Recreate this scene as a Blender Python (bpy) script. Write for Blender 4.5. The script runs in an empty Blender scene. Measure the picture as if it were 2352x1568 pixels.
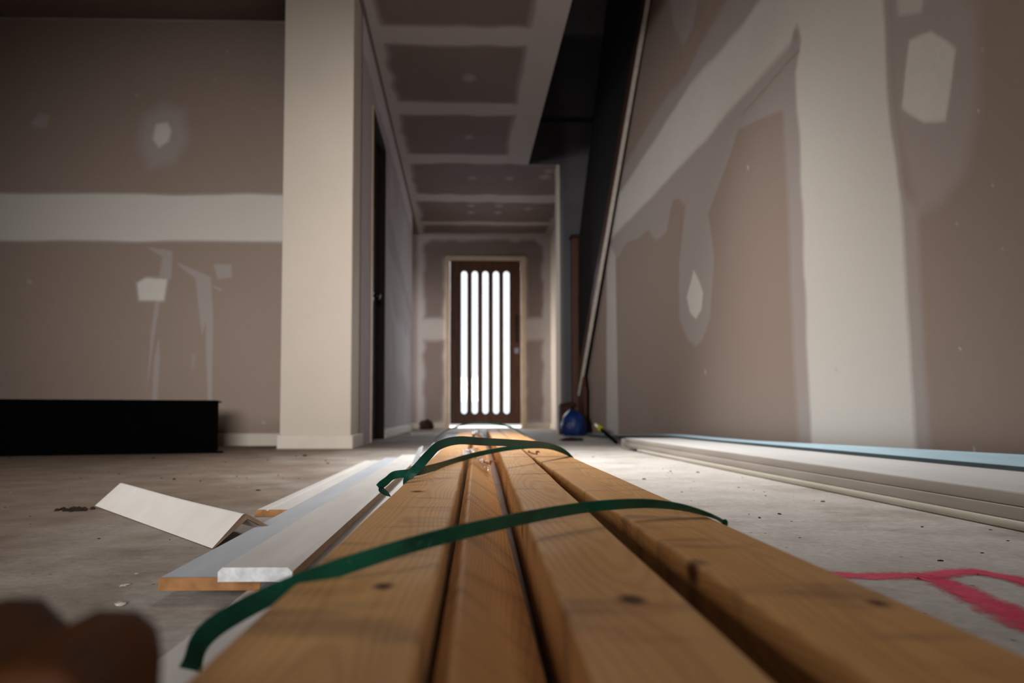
import bpy, bmesh, math, random
import numpy as np
from mathutils import Vector, Matrix, noise as mnoise

random.seed(7)
rng = np.random.default_rng(7)
S = bpy.context.scene
COL = S.collection
PI = math.pi

# ------------------------------------------------------------------ camera
F, CX, CY = 1568.0, 1100.0, 880.0            # focal length and principal point in pixels of the 2352 x 1568 frame
YAW, PITCH = math.atan((1100 - 1060) / F), math.atan((952 - 880) / F)
EYE = Vector((0.0, 0.0, 0.17))
cam = bpy.data.cameras.new('camera')
cam.sensor_width = 36.0
cam.lens = 36.0 * F / 2352.0
cam.shift_x = (1176 - CX) / 2352.0
cam.shift_y = (CY - 784) / 2352.0
cam.clip_start = 0.01
cam.dof.use_dof = True
cam.dof.focus_distance = 0.86
cam.dof.aperture_fstop = 5.2
camo = bpy.data.objects.new('camera', cam)
camo.location = EYE
camo.rotation_euler = (PI / 2 + PITCH, 0, -YAW)
COL.objects.link(camo)
S.camera = camo
RM = camo.rotation_euler.to_matrix()

# ------------------------------------------------------------------ world, lights, exposure
W = bpy.data.worlds.new('sky')
S.world = W
W.use_nodes = True
wb = W.node_tree.nodes['Background']
wb.inputs[0].default_value = (0.86, 0.94, 1.0, 1)
wb.inputs[1].default_value = 1.6
def area(name, loc, target, sx, sy, power, col, spread=180):
    d = bpy.data.lights.new(name, 'AREA')
    d.shape = 'RECTANGLE'; d.size = sx; d.size_y = sy; d.energy = power; d.color = col
    d.spread = math.radians(spread)
    o = bpy.data.objects.new(name, d); COL.objects.link(o)
    o.location = loc
    o.rotation_euler = (Vector(target) - Vector(loc)).to_track_quat('-Z', 'Y').to_euler()
    return o
area('added_top_fill', (0.3, 2.75, 2.37), (0.4, 2.3, 0.0), 0.6, 0.6, 18, (1.0, 0.985, 0.965), 70)  # unseen overhead lamp added to brighten the floor and lower walls
area('added_near_fill', (0.3, 1.5, 2.37), (0.3, 1.5, 0.0), 0.9, 0.9, 2.4, (1.0, 0.97, 0.93), 95)  # second added overhead fill, aimed at the near floor
area('added_left_wall_fill', (0.0, -2.9, 0.9), (-1.15, 3.8, 0.5), 1.2, 0.7, 8.7, (1.0, 0.955, 0.91), 36)  # low fill added behind the camera for the left wall; no door there
area('rear_window_daylight', (-3.0, -2.8, 1.5), (0.3, 3.0, 0.3), 1.4, 1.0, 6.0, (1.0, 0.965, 0.93), 46)
area('added_right_wall_fill', (-2.6, -2.9, 1.5), (1.1, 4.7, 1.15), 0.8, 0.8, 5.5, (1.0, 0.965, 0.93), 23)  # narrow fill added for the far right wall; no pane there
area('side_room_daylight', (-2.0, 8.02, 1.15), (1.08, 8.16, 0.7), 0.25, 1.5, 8, (1.0, 0.93, 0.86), 45)
area('porch_daylight', (0.28, 11.0, 1.9), (0.2, 4.0, 0.5), 3.6, 3.2, 420, (0.9, 0.93, 1.0), 170)
S.view_settings.view_transform = 'Standard'
S.view_settings.look = 'None'
S.view_settings.gamma = 1.0
S.view_settings.exposure = 0.0
S.view_settings.use_curve_mapping = False
S.cycles.use_denoising = True
S.cycles.max_bounces = 8
S.cycles.diffuse_bounces = 2

# ------------------------------------------------------------------ geometry helpers
def ray(px, py):
    d = RM @ Vector(((px - CX) / F, (CY - py) / F, -1.0))
    return d
def on_z(px, py, z):
    d = ray(px, py); t = (z - EYE.z) / d.z
    return EYE + d * t
def on_y(px, py, y):
    d = ray(px, py); return EYE + d * (y / d.y)
def on_plane(px, py, p, n):
    d = ray(px, py); t = (Vector(p) - EYE).dot(n) / d.dot(n)
    return EYE + d * t

def link(name, me, mat, parent=None):
    o = bpy.data.objects.new(name, me); COL.objects.link(o)
    if mat: me.materials.append(mat)
    if parent: o.parent = parent
    return o
def tag(o, label=None, cat=None, group=None, kind=None):
    if label: o['label'] = label
    if cat: o['category'] = cat
    if group: o['group'] = group
    if kind: o['kind'] = kind
    return o
def empty(name, loc=(0, 0, 0), rz=0):
    o = bpy.data.objects.new(name, None); COL.objects.link(o)
    o.location = loc; o.rotation_euler = (0, 0, rz)
    o.empty_display_size = 0.05
    return o
def mesh(name, verts, faces, mat, parent=None, smooth=False):
    me = bpy.data.meshes.new(name)
    me.from_pydata([tuple(v) for v in verts], [], faces)
    me.validate(); me.update()
    if smooth:
        for p in me.polygons: p.use_smooth = True
    return link(name, me, mat, parent)
def bmobj(name, bm, mat, parent=None, smooth=False):
    me = bpy.data.meshes.new(name)
    bmesh.ops.recalc_face_normals(bm, faces=bm.faces[:])
    bm.to_mesh(me); bm.free()
    if smooth:
        for p in me.polygons: p.use_smooth = True
    return link(name, me, mat, parent)
def add_box(bm, a, b, bev=0.0, seg=2):
    vs = [bm.verts.new((x, y, z)) for z in (a[2], b[2]) for y in (a[1], b[1]) for x in (a[0], b[0])]
    q = [(0, 2, 3, 1), (4, 5, 7, 6), (0, 1, 5, 4), (2, 6, 7, 3), (0, 4, 6, 2), (1, 3, 7, 5)]
    fs = [bm.faces.new([vs[i] for i in f]) for f in q]
    if bev > 0:
        es = {e for f in fs for e in f.edges}
        bmesh.ops.bevel(bm, geom=list(es), offset=bev, segments=seg, affect='EDGES', profile=0.5)
def box(name, a, b, mat, parent=None, bev=0.0):
    bm = bmesh.new(); add_box(bm, a, b, bev); return bmobj(name, bm, mat, parent)
def prism(name, prof, y0, y1, mat, parent=None, n=1, smooth=False, warp=None):
    """profile in (x, z), run along y"""
    V = []; Fc = []
    k = len(prof)
    for i in range(n + 1):
        y = y0 + (y1 - y0) * i / n
        for (x, z) in prof:
            p = (x, y, z)
            V.append(warp(*p) if warp else p)
    for i in range(n):
        for j in range(k):
            a = i * k + j; b = i * k + (j + 1) % k
            Fc.append((a, b, b + k, a + k))
    Fc.append(tuple(range(k))); Fc.append(tuple(range(n * k + k - 1, n * k - 1, -1)))
    o = mesh(name, V, Fc, mat, parent)
    bm = bmesh.new(); bm.from_mesh(o.data); bmesh.ops.recalc_face_normals(bm, faces=bm.faces[:]); bm.to_mesh(o.data); bm.free()
    if smooth:
        for p in o.data.polygons: p.use_smooth = len(p.vertices) == 4
    return o
def rrect(x0, x1, z0, z1, r, seg=3):
    out = []
    for (cx, cz, a0) in ((x1 - r, z1 - r, 0), (x0 + r, z1 - r, 90), (x0 + r, z0 + r, 180), (x1 - r, z0 + r, 270)):
        for i in range(seg + 1):
            a = math.radians(a0 + 90 * i / seg)
            out.append((cx + r * math.cos(a), cz + r * math.sin(a)))
    return out
def catmull(P, n=10):
    P = [Vector(p) for p in P]; Q = [P[0] * 2 - P[1]] + P + [P[-1] * 2 - P[-2]]
    out = []
    for i in range(1, len(Q) - 2):
        a, b, c, d = Q[i - 1], Q[i], Q[i + 1], Q[i + 2]
        for k in range(n):
            t = k / n
            out.append(0.5 * ((2 * b) + (c - a) * t + (2 * a - 5 * b + 4 * c - d) * t * t + (3 * b - a - 3 * c + d) * t ** 3))
    out.append(P[-1]); return out
def tube(name, pts, r, mat, parent=None, seg=8):
    pts = [Vector(p) for p in pts]; V = []; Fc = []
    for i, p in enumerate(pts):
        t = (pts[min(i + 1, len(pts) - 1)] - pts[max(i - 1, 0)]).normalized()
        u = t.cross(Vector((0.13, 0.2, 1))).normalized(); v = t.cross(u)
        rr = r[i] if hasattr(r, '__len__') else r
        for j in range(seg):
            a = 2 * PI * j / seg; V.append(p + (u * math.cos(a) + v * math.sin(a)) * rr)
    for i in range(len(pts) - 1):
        for j in range(seg):
            a = i * seg + j; b = i * seg + (j + 1) % seg
            Fc.append((a, b, b + seg, a + seg))
    Fc.append(tuple(range(seg))[::-1]); Fc.append(tuple(range((len(pts) - 1) * seg, len(pts) * seg)))
    return mesh(name, V, Fc, mat, parent, True)

# ------------------------------------------------------------------ materials
def lin(r, g, b):
    f = lambda c: (c / 255 / 12.92) if c <= 10 else ((c / 255 + 0.055) / 1.055) ** 2.4
    return (f(r), f(g), f(b), 1)
class NT:
    def __init__(s, name):
        s.m = bpy.data.materials.new(name); s.m.use_nodes = True
        s.t = s.m.node_tree; s.b = s.t.nodes['Principled BSDF']; s.out = s.t.nodes['Material Output']
        s.b.inputs['Specular IOR Level'].default_value = 0.3
    def n(s, kind, **kw):
        x = s.t.nodes.new(kind)
        for k, v in kw.items(): setattr(x, k, v)
        return x
    def l(s, a, b): s.t.links.new(a, b)
    def coord(s, scale=(1, 1, 1), kind='Object', loc=(0, 0, 0), rot=(0, 0, 0)):
        c = s.n('ShaderNodeTexCoord'); m = s.n('ShaderNodeMapping')
        m.inputs['Scale'].default_value = scale; m.inputs['Location'].default_value = loc; m.inputs['Rotation'].default_value = rot
        s.l(c.outputs[kind], m.inputs[0]); return m.outputs[0]
    def noise(s, co, scale, detail=4, rough=0.55, dist=0.0):
        x = s.n('ShaderNodeTexNoise'); s.l(co, x.inputs['Vector'])
        x.inputs['Scale'].default_value = scale; x.inputs['Detail'].default_value = detail
        x.inputs['Roughness'].default_value = rough; x.inputs['Distortion'].default_value = dist
        return x.outputs['Fac']
    def ramp(s, fac, stops):
        x = s.n('ShaderNodeValToRGB'); s.l(fac, x.inputs[0]); e = x.color_ramp.elements
        while len(e) < len(stops): e.new(0.5)
        for i, (p, c) in enumerate(stops):
            e[i].position = p; e[i].color = c if hasattr(c, '__len__') else (c, c, c, 1)
        return x.outputs[0]
    def mix(s, fac, a, b, mode='MIX'):
        x = s.n('ShaderNodeMix', data_type='RGBA', blend_type=mode)
        for sock, v in ((x.inputs[0], fac), (x.inputs[6], a), (x.inputs[7], b)):
            if hasattr(v, 'is_linked'): s.l(v, sock)
            else: sock.default_value = v
        return x.outputs[2]
    def math(s, op, a, b=0.0, c=0.0, clamp=False):
        x = s.n('ShaderNodeMath', operation=op); x.use_clamp = clamp
        for i, v in enumerate((a, b, c)):
            if hasattr(v, 'is_linked'): s.l(v, x.inputs[i])
            else: x.inputs[i].default_value = v
        return x.outputs[0]
    def bump(s, h, strength=0.2, dist=0.002):
        x = s.n('ShaderNodeBump'); x.inputs['Strength'].default_value = strength; x.inputs['Distance'].default_value = dist
        s.l(h, x.inputs['Height']); s.l(x.outputs[0], s.b.inputs['Normal'])
    def color(s, c, rough=0.6):
        if hasattr(c, 'is_linked'): s.l(c, s.b.inputs['Base Color'])
        else: s.b.inputs['Base Color'].default_value = c
        s.b.inputs['Roughness'].default_value = rough

def m_plain(name, c, rough=0.6, var=0.12, scale=8.0, metal=0.0, coat=0.0, stretch=(1, 1, 1)):
    t = NT(name); co = t.coord(stretch)
    f = t.noise(co, scale, 5)
    d = tuple(x * (1 - var * 1.6) for x in c[:3]) + (1,); h = tuple(min(1, x * (1 + var)) for x in c[:3]) + (1,)
    t.color(t.ramp(f, [(0.3, d), (0.7, h)]), rough)
    t.b.inputs['Metallic'].default_value = metal
    t.b.inputs['Coat Weight'].default_value = coat
    t.bump(f, 0.08)
    return t.m

def m_board(name, paper, skim, plaster):
    """plasterboard: 'plaster' attribute 0 bare paper .. 0.5 thin skim .. 1 jointing compound"""
    t = NT(name); a = t.n('ShaderNodeAttribute', attribute_name='plaster')
    co = t.coord()
    n1 = t.noise(co, 3.0, 5, 0.6); n2 = t.noise(co, 45, 4, 0.6)
    f = t.math('ADD', a.outputs['Fac'], t.math('MULTIPLY', t.math('SUBTRACT', n1, 0.5), 0.16))
    f = t.math('ADD', f, t.math('MULTIPLY', t.math('SUBTRACT', n2, 0.5), 0.10), clamp=True)
    c = t.ramp(f, [(0.06, paper), (0.40, skim), (0.56, skim), (0.95, plaster)])
    n3 = t.noise(t.coord((1, 1, 1)), 420, 2, 0.5)
    c = t.mix(1.0, c, t.ramp(n3, [(0.3, 0.93), (0.7, 1.0)]), 'MULTIPLY')
    t.color(c, 0.85); t.b.inputs['Specular IOR Level'].default_value = 0.15
    t.bump(n3, 0.06, 0.001)
    return t.m
M = {}
M['board'] = m_board('plasterboard', lin(158, 141, 130), lin(172, 161, 157), lin(216, 211, 204))
M['board_hall'] = m_board('plasterboard_hall', lin(150, 134, 130), lin(178, 166, 166), lin(206, 198, 196))
M['board_wall'] = m_board('plasterboard_hall_wall', lin(164, 150, 148), lin(198, 188, 192), lin(226, 220, 222))
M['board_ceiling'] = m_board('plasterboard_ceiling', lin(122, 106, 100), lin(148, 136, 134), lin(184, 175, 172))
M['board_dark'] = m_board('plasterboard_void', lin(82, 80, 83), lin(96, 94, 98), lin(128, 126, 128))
M['painted'] = m_plain('painted_plaster', lin(208, 197, 184), 0.7, 0.025, 2.5)
M['skirting'] = m_plain('primed_trim', lin(214, 205, 192), 0.5, 0.04, 6)
M['jamb'] = m_plain('primed_jamb', lin(212, 190, 165), 0.55, 0.08, 9)
M['primed'] = m_plain('primed_board', lin(238, 234, 230), 0.5, 0.05, 5, stretch=(6, 1, 6))
M['primed_blue'] = m_plain('primed_blue_grey', lin(210, 216, 224), 0.5, 0.05, 5, stretch=(6, 1, 6))
M['white_edge'] = m_plain('rough_white_end', lin(228, 232, 236), 0.6, 0.18, 90)
M['mdf'] = m_plain('raw_fibreboard', lin(164, 118, 76), 0.8, 0.2, 60)
M['mdf_side'] = m_plain('raw_fibreboard_side', lin(150, 122, 98), 0.8, 0.1, 30)
M['grey_side'] = m_plain('grey_board', lin(186, 177, 168), 0.6, 0.10, 16, stretch=(1, 0.15, 3))
M['top_board'] = m_plain('white_board', lin(222, 220, 218), 0.5, 0.03, 6, stretch=(3, 0.6, 3))
M['ivory'] = m_plain('ivory_strip', lin(206, 200, 184), 0.4, 0.04, 6, stretch=(1, 0.3, 1))
M['blue'] = m_plain('pale_blue_primer', lin(182, 212, 226), 0.5, 0.06, 8, stretch=(4, 0.6, 4))
M['blue_edge'] = m_plain('blue_strip_edge', lin(66, 82, 86), 0.55, 0.2, 24, stretch=(1, 0.2, 1))
M['bead'] = m_plain('white_angle', lin(250, 245, 238), 0.45, 0.04, 14)
M['bead_edge'] = m_plain('angle_cut_edge', lin(120, 96, 76), 0.8, 0.15, 40)
M['pvc'] = m_plain('white_plastic', lin(232, 238, 242), 0.25, 0.02, 8)
M['black'] = m_plain('matt_black', (0.0012, 0.0012, 0.0012, 1), 0.95, 0.1, 8)
M['black'].node_tree.nodes['Principled BSDF'].inputs['Specular IOR Level'].default_value = 0.02
M['dark_timber'] = m_plain('dark_stained_timber', lin(34, 22, 18), 0.6, 0.25, 14, stretch=(6, 6, 1))
M['near_black'] = m_plain('black_panel', lin(12, 11, 12), 0.8, 0.2, 9)
M['stringer'] = m_plain('brown_stringer', lin(74, 44, 28), 0.5, 0.25, 10, stretch=(4, 1, 4))
M['door_timber'] = m_plain('door_timber', lin(92, 60, 42), 0.5, 0.25, 9, stretch=(7, 7, 0.7))
M['door_dark'] = m_plain('internal_door', lin(30, 20, 14), 0.85, 0.25, 9, stretch=(7, 7, 0.7))
M['metal'] = m_plain('brushed_metal', lin(150, 152, 156), 0.35, 0.1, 60, metal=0.9)
M['dark_metal'] = m_plain('dark_metal', lin(40, 36, 34), 0.35, 0.1, 60, metal=0.8)
M['bag_blue'] = m_plain('blue_plastic', lin(20, 44, 100), 0.4, 0.35, 14)
M['red_brown'] = m_plain('red_brown_box', lin(62, 28, 22), 0.7, 0.3, 20)
M['yellow'] = m_plain('yellow_plastic', lin(196, 190, 40), 0.4, 0.1, 30)
M['dirt'] = m_plain('dark_dirt', lin(44, 32, 24), 0.95, 0.4, 200)
M['chip'] = m_plain('plaster_chip', lin(190, 182, 172), 0.9, 0.1, 80)
M['rubble'] = m_plain('brown_rubble', lin(70, 44, 38), 0.9, 0.4, 40)
M['shaving'] = m_plain('wood_shaving', lin(150, 86, 44), 0.7, 0.3, 150)
M['card'] = m_plain('pale_card', lin(206, 196, 190), 0.8, 0.06, 12)

def m_strap():
    t = NT('green_strap'); co = t.coord()
    w = t.n('ShaderNodeTexWave', wave_type='BANDS', bands_direction='DIAGONAL')
    t.l(co, w.inputs['Vector']); w.inputs['Scale'].default_value = 260; w.inputs['Distortion'].default_value = 2; w.inputs['Detail'].default_value = 1
    n = t.noise(co, 300, 3); n2 = t.noise(co, 22, 3)
    c = t.ramp(n2, [(0.3, lin(3, 52, 42)), (0.7, lin(8, 84, 66))])
    c = t.mix(t.math('MULTIPLY', t.math('GREATER_THAN', n, 0.66), 0.35), c, lin(90, 150, 130))
    t.color(c, 0.45); t.b.inputs['Specular IOR Level'].default_value = 0.35
    t.bump(w.outputs['Fac'], 0.25, 0.0004)
    tl_ = t.n('ShaderNodeBsdfTranslucent'); tl_.inputs[0].default_value = (0.01, 0.42, 0.30, 1); mx = t.n('ShaderNodeMixShader')
    mx.inputs[0].default_value = 0.16; t.l(t.b.outputs[0], mx.inputs[1]); t.l(tl_.outputs[0], mx.inputs[2]); t.l(mx.outputs[0], t.out.inputs['Surface'])
    return t.m
M['strap'] = m_strap()

def m_wood(name, pith=(0.0, -0.05), seed=0.0, light=(240, 188, 128), dark=(196, 126, 64), knots=()):
    """sawn pine: growth rings about a pith axis running along local y, stretched fibres, knots, grey handling marks"""
    t = NT(name)
    base = t.coord((1, 1, 1), loc=(0, seed, 0))
    wob = t.n('ShaderNodeTexNoise'); t.l(t.coord((5, 1.6, 5), loc=(seed, seed, 0)), wob.inputs['Vector'])
    wob.inputs['Scale'].default_value = 1.0; wob.inputs['Detail'].default_value = 2.5
    vm = t.n('ShaderNodeVectorMath', operation='MULTIPLY_ADD')
    t.l(wob.outputs['Color'], vm.inputs[0]); vm.inputs[1].default_value = (0.05, 0.0, 0.05)
    t.l(t.coord((1, 0.0, 1), loc=(-pith[0] - 0.025, 0, -pith[1] - 0.025)), vm.inputs[2])
    ln = t.n('ShaderNodeVectorMath', operation='LENGTH'); t.l(vm.outputs[0], ln.inputs[0])
    s = t.math('SINE', t.math('MULTIPLY', ln.outputs['Value'], 2300.0))
    ring = t.math('POWER', t.math('MULTIPLY_ADD', s, 0.5, 0.5), 1.8)
    fib = t.noise(t.coord((420, 7, 420), loc=(seed, 0, 0)), 1.0, 3, 0.6)
    big = t.noise(t.coord((9, 1.4, 9), loc=(0, seed * 3, 0)), 1.0, 4, 0.6)
    c = t.mix(t.math('MULTIPLY', ring, 0.34), lin(*light), lin(*dark))
    c = t.mix(t.math('MULTIPLY', fib, 0.5), c, lin(*[int(v * 0.82) for v in light]))
    c = t.mix(1.0, c, t.ramp(big, [(0.25, (0.74, 0.62, 0.48, 1)), (0.55, (1, 0.98, 0.94, 1)), (0.8, (1.0, 0.97, 0.93, 1))]), 'MULTIPLY')
    # handling stains across the grain
    st = t.noise(t.coord((8, 26, 8), loc=(seed, seed, 1)), 1.0, 3, 0.5)
    c = t.mix(t.ramp(st, [(0.56, 0.0), (0.72, 0.5)]), c, lin(112, 84, 60))
    co = t.coord()
    for (kx, ky, kz, r) in knots:
        sub = t.n('ShaderNodeVectorMath', operation='SUBTRACT'); t.l(co, sub.inputs[0]); sub.inputs[1].default_value = (kx, ky, kz)
        mul = t.n('ShaderNodeVectorMath', operation='MULTIPLY'); t.l(sub.outputs[0], mul.inputs[0]); mul.inputs[1].default_value = (1, 0.75, 1)
        L = t.n('ShaderNodeVectorMath', operation='LENGTH'); t.l(mul.outputs[0], L.inputs[0])
        e = t.math('ADD', L.outputs['Value'], t.math('MULTIPLY', t.math('SUBTRACT', big, 0.5), r * 0.6))
        k = t.math('SUBTRACT', 1.0, t.math('DIVIDE', e, r), clamp=True)
        c = t.mix(t.math('MULTIPLY', k, 1.5, clamp=True), c, lin(92, 52, 28))
    t.color(c, 0.62); t.b.inputs['Specular IOR Level'].default_value = 0.22
    h = t.math('ADD', t.math('MULTIPLY', ring, 0.5), fib)
    t.bump(h, 0.25, 0.0006)
    return t.m

def m_floor():
    t = NT('concrete'); co = t.coord()
    a = t.noise(co, 1.1, 5, 0.6); b = t.noise(co, 9, 6, 0.65); d = t.noise(co, 90, 4, 0.6)
    c = t.ramp(t.math('MULTIPLY_ADD', b, 0.6, t.math('MULTIPLY', a, 0.4)), [(0.3, lin(184, 174, 166)), (0.5, lin(206, 199, 192)), (0.72, lin(224, 219, 214))])
    c = t.mix(1.0, c, t.ramp(d, [(0.28, 0.80), (0.6, 1.0)]), 'MULTIPLY')
    # dust smears (pale) and trodden dirt (brown)
    sm = t.noise(t.coord((7, 16, 1)), 1.0, 5, 0.7)
    c = t.mix(t.ramp(sm, [(0.60, 0.0), (0.74, 0.55)]), c, lin(222, 214, 204))
    dr = t.noise(t.coord((2.0, 3.2, 1), loc=(4, 2, 0)), 1.0, 6, 0.72)
    c = t.mix(t.ramp(dr, [(0.54, 0.0), (0.72, 0.6)]), c, lin(122, 98, 80))
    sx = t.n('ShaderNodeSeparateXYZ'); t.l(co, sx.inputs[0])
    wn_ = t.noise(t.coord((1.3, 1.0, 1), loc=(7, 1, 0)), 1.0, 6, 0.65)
    side = t.math('ADD', t.math('MULTIPLY', sx.outputs[0], -0.9), t.math('MULTIPLY', t.math('SUBTRACT', wn_, 0.5), 1.6))  # brown dirt plus painted dimness: the floor darkens toward the left
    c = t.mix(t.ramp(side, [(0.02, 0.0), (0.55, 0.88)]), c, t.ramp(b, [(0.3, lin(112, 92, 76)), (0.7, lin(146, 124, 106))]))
    v = t.n('ShaderNodeTexVoronoi'); t.l(co, v.inputs['Vector']); v.inputs['Scale'].default_value = 55; v.inputs['Randomness'].default_value = 1
    pick = t.n('ShaderNodeSeparateColor'); t.l(v.outputs['Color'], pick.inputs[0])
    rad = t.math('MULTIPLY', t.math('SUBTRACT', pick.outputs[0], 0.72, clamp=True), 0.55)
    sp = t.math('LESS_THAN', v.outputs['Distance'], rad)
    c = t.mix(t.math('MULTIPLY', sp, 0.75), c, lin(74, 56, 46))
    v2 = t.n('ShaderNodeTexVoronoi'); t.l(t.coord((1, 1, 1), loc=(3, 3, 0)), v2.inputs['Vector']); v2.inputs['Scale'].default_value = 38
    p2 = t.n('ShaderNodeSeparateColor'); t.l(v2.outputs['Color'], p2.inputs[0])
    s2 = t.math('LESS_THAN', v2.outputs['Distance'], t.math('MULTIPLY', t.math('SUBTRACT', p2.outputs[1], 0.86, clamp=True), 0.9))
    c = t.mix(t.math('MULTIPLY', s2, 0.6), c, lin(232, 226, 216))
    t.color(c, 0.8); t.b.inputs['Specular IOR Level'].default_value = 0.2
    t.bump(t.math('ADD', b, t.math('MULTIPLY', d, 0.5)), 0.35, 0.004)
    return t.m
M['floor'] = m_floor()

def m_paint():
    t = NT('pink_spray_paint')
    a = t.n('ShaderNodeAttribute', attribute_name='edge'); co = t.coord()
    n = t.noise(co, 60, 5, 0.7); n2 = t.noise(co, 18, 3)
    c = t.ramp(n2, [(0.3, lin(232, 46, 92)), (0.7, lin(246, 92, 124))])
    t.color(c, 0.6)
    al = t.math('ADD', t.math('MULTIPLY', a.outputs['Fac'], 1.5), t.math('MULTIPLY', t.math('SUBTRACT', n, 0.62), 2.6), clamp=True)
    t.l(t.math('MULTIPLY', al, 0.92), t.b.inputs['Alpha'])
    return t.m
M['paint'] = m_paint()

def m_clear(name, rough=0.08, gl=0.35, tint=(0.96, 0.97, 0.97, 1)):
    t = NT(name); tr = t.n('ShaderNodeBsdfTransparent'); g = t.n('ShaderNodeBsdfGlossy'); mx = t.n('ShaderNodeMixShader')
    tr.inputs[0].default_value = tint; g.inputs['Roughness'].default_value = rough
    fr = t.n('ShaderNodeFresnel'); fr.inputs[0].default_value = 1.45
    nn = t.noise(t.coord(), 60, 3)
    t.l(t.math('ADD', t.math('MULTIPLY', fr.outputs[0], 0.45), t.math('MULTIPLY', nn, gl * 0.06), clamp=True), mx.inputs[0])
    t.l(tr.outputs[0], mx.inputs[1]); t.l(g.outputs[0], mx.inputs[2]); t.l(mx.outputs[0], t.out.inputs['Surface'])
    return t.m
M['glass'] = m_clear('clear_glass', 0.02, 0.0)
M['film'] = m_clear('plastic_film', 0.22, 1.0, (0.88, 0.87, 0.85, 1))

# ------------------------------------------------------------------ plasterboard grids with painted-on compound
def sd_poly(P, poly):
    """signed distance (negative inside) of points P (n,2) to polygon"""
    poly = np.asarray(poly, float); d = np.full(len(P), 1e9); ins = np.zeros(len(P), bool)
    for i in range(len(poly)):
        a, b = poly[i], poly[(i + 1) % len(poly)]
        e = b - a; w = P - a
        t = np.clip((w @ e) / max(e @ e, 1e-12), 0, 1)
        q = w - t[:, None] * e
        d = np.minimum(d, np.hypot(q[:, 0], q[:, 1]))
        c = ((a[1] > P[:, 1]) != (b[1] > P[:, 1]))
        with np.errstate(divide='ignore', invalid='ignore'):
            x = (b[0] - a[0]) * (P[:, 1] - a[1]) / (b[1] - a[1]) + a[0]
        ins ^= c & (P[:, 0] < x)
    return np.where(ins, -d, d)
def sm(d, soft):
    t = np.clip(0.5 - d / (2 * soft), 0, 1); return t * t * (3 - 2 * t)
def val_noise(P, f, seed=0):
    return np.array([mnoise.noise((p[0] * f + seed, p[1] * f, seed)) for p in P]) if len(P) < 40000 else _fast_noise(P, f, seed)
def _fast_noise(P, f, seed):
    r = np.random.default_rng(int(seed * 10) + 3); N = 64; g = r.uniform(-1, 1, (N, N))
    q = P * f; i = np.floor(q).astype(int); fr = q - i; fr = fr * fr * (3 - 2 * fr)
    a = g[i[:, 0] % N, i[:, 1] % N]; b = g[(i[:, 0] + 1) % N, i[:, 1] % N]
    c = g[i[:, 0] % N, (i[:, 1] + 1) % N]; d = g[(i[:, 0] + 1) % N, (i[:, 1] + 1) % N]
    return (a * (1 - fr[:, 0]) + b * fr[:, 0]) * (1 - fr[:, 1]) + (c * (1 - fr[:, 0]) + d * fr[:, 0]) * fr[:, 1]
def grid(name, nu, nv, fn, paint, mat, parent=None):
    """fn(u01, v01) -> (xyz (n,3), planar coords (n,2)); paint(planar) -> plaster mask"""
    u, v = np.meshgrid(np.linspace(0, 1, nu + 1), np.linspace(0, 1, nv + 1))
    X, P = fn(u.ravel(), v.ravel())
    idx = np.arange((nu + 1) * (nv + 1)).reshape(nv + 1, nu + 1)
    q = np.stack([idx[:-1, :-1], idx[:-1, 1:], idx[1:, 1:], idx[1:, :-1]], -1).reshape(-1, 4)
    me = bpy.data.meshes.new(name)
    me.vertices.add(len(X)); me.vertices.foreach_set('co', X.astype(np.float32).ravel())
    me.loops.add(q.size); me.loops.foreach_set('vertex_index', q.astype(np.int32).ravel())
    me.polygons.add(len(q)); me.polygons.foreach_set('loop_start', np.arange(0, q.size, 4, dtype=np.int32))
    me.polygons.foreach_set('loop_total', np.full(len(q), 4, np.int32))
    me.update(); me.validate()
    at = me.attributes.new('plaster', 'FLOAT', 'POINT')
    at.data.foreach_set('value', paint(P).astype(np.float32))
    return link(name, me, mat, parent)
def layer(v, P, poly, val, soft=0.012, rag=0.0, f=9.0, seed=1):
    d = sd_poly(P, poly)
    if rag: d = d + rag * _fast_noise(P, f, seed)
    w = sm(d, soft); return v * (1 - w) + val * w

H = 2.40
# ------------------------------------------------------------------ floor and ceiling
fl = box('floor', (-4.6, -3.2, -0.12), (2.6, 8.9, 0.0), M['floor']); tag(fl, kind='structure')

XCL_ = -0.53
def paint_ceiling(P):
    v = np.full(len(P), 0.95)
    rows = [(2.2, 3.83), (4.03, 4.79), (5.00, 5.76), (5.98, 6.83), (7.08, 7.80), (7.95, 8.30)]
    for i, (a, b) in enumerate(rows):
        xr = 0.385 if b < 5.9 else 1.02
        v = layer(v, P, [(-0.46, a), (xr, a), (xr, b), (-0.46, b)], 0.10, 0.03, 0.02, 7, i)
    for (x, y, r) in ((0.05, 4.43, 0.04), (0.06, 5.4, 0.03), (0.1, 6.35, 0.035), (0.45, 6.35, 0.035), (0.78, 6.3, 0.05), (0.8, 6.15, 0.04),
                      (0.1, 7.2, 0.04), (0.4, 7.2, 0.04), (0.72, 7.3, 0.04), (0.1, 7.45, 0.04), (0.4, 7.45, 0.04)):
        d = np.hypot((P[:, 0] - x), (P[:, 1] - y) * 0.8) - r
        w = sm(d, 0.03) * 0.7; v = np.maximum(v, w)
    return v
def plane_fn(x0, x1, y0, y1, z):
    def fn(u, v):
        X = np.stack([x0 + (x1 - x0) * u, y0 + (y1 - y0) * v, np.full_like(u, z)], -1); return X, X[:, :2]
    return fn
VX = 0.593                                    # edge of the stair void
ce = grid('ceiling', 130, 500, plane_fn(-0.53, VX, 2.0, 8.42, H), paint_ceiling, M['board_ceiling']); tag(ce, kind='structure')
c2 = grid('ceiling_hall_end', 60, 200, plane_fn(VX, 1.2, 5.99, 8.42, H), paint_ceiling, M['board_ceiling'], ce)
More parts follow.
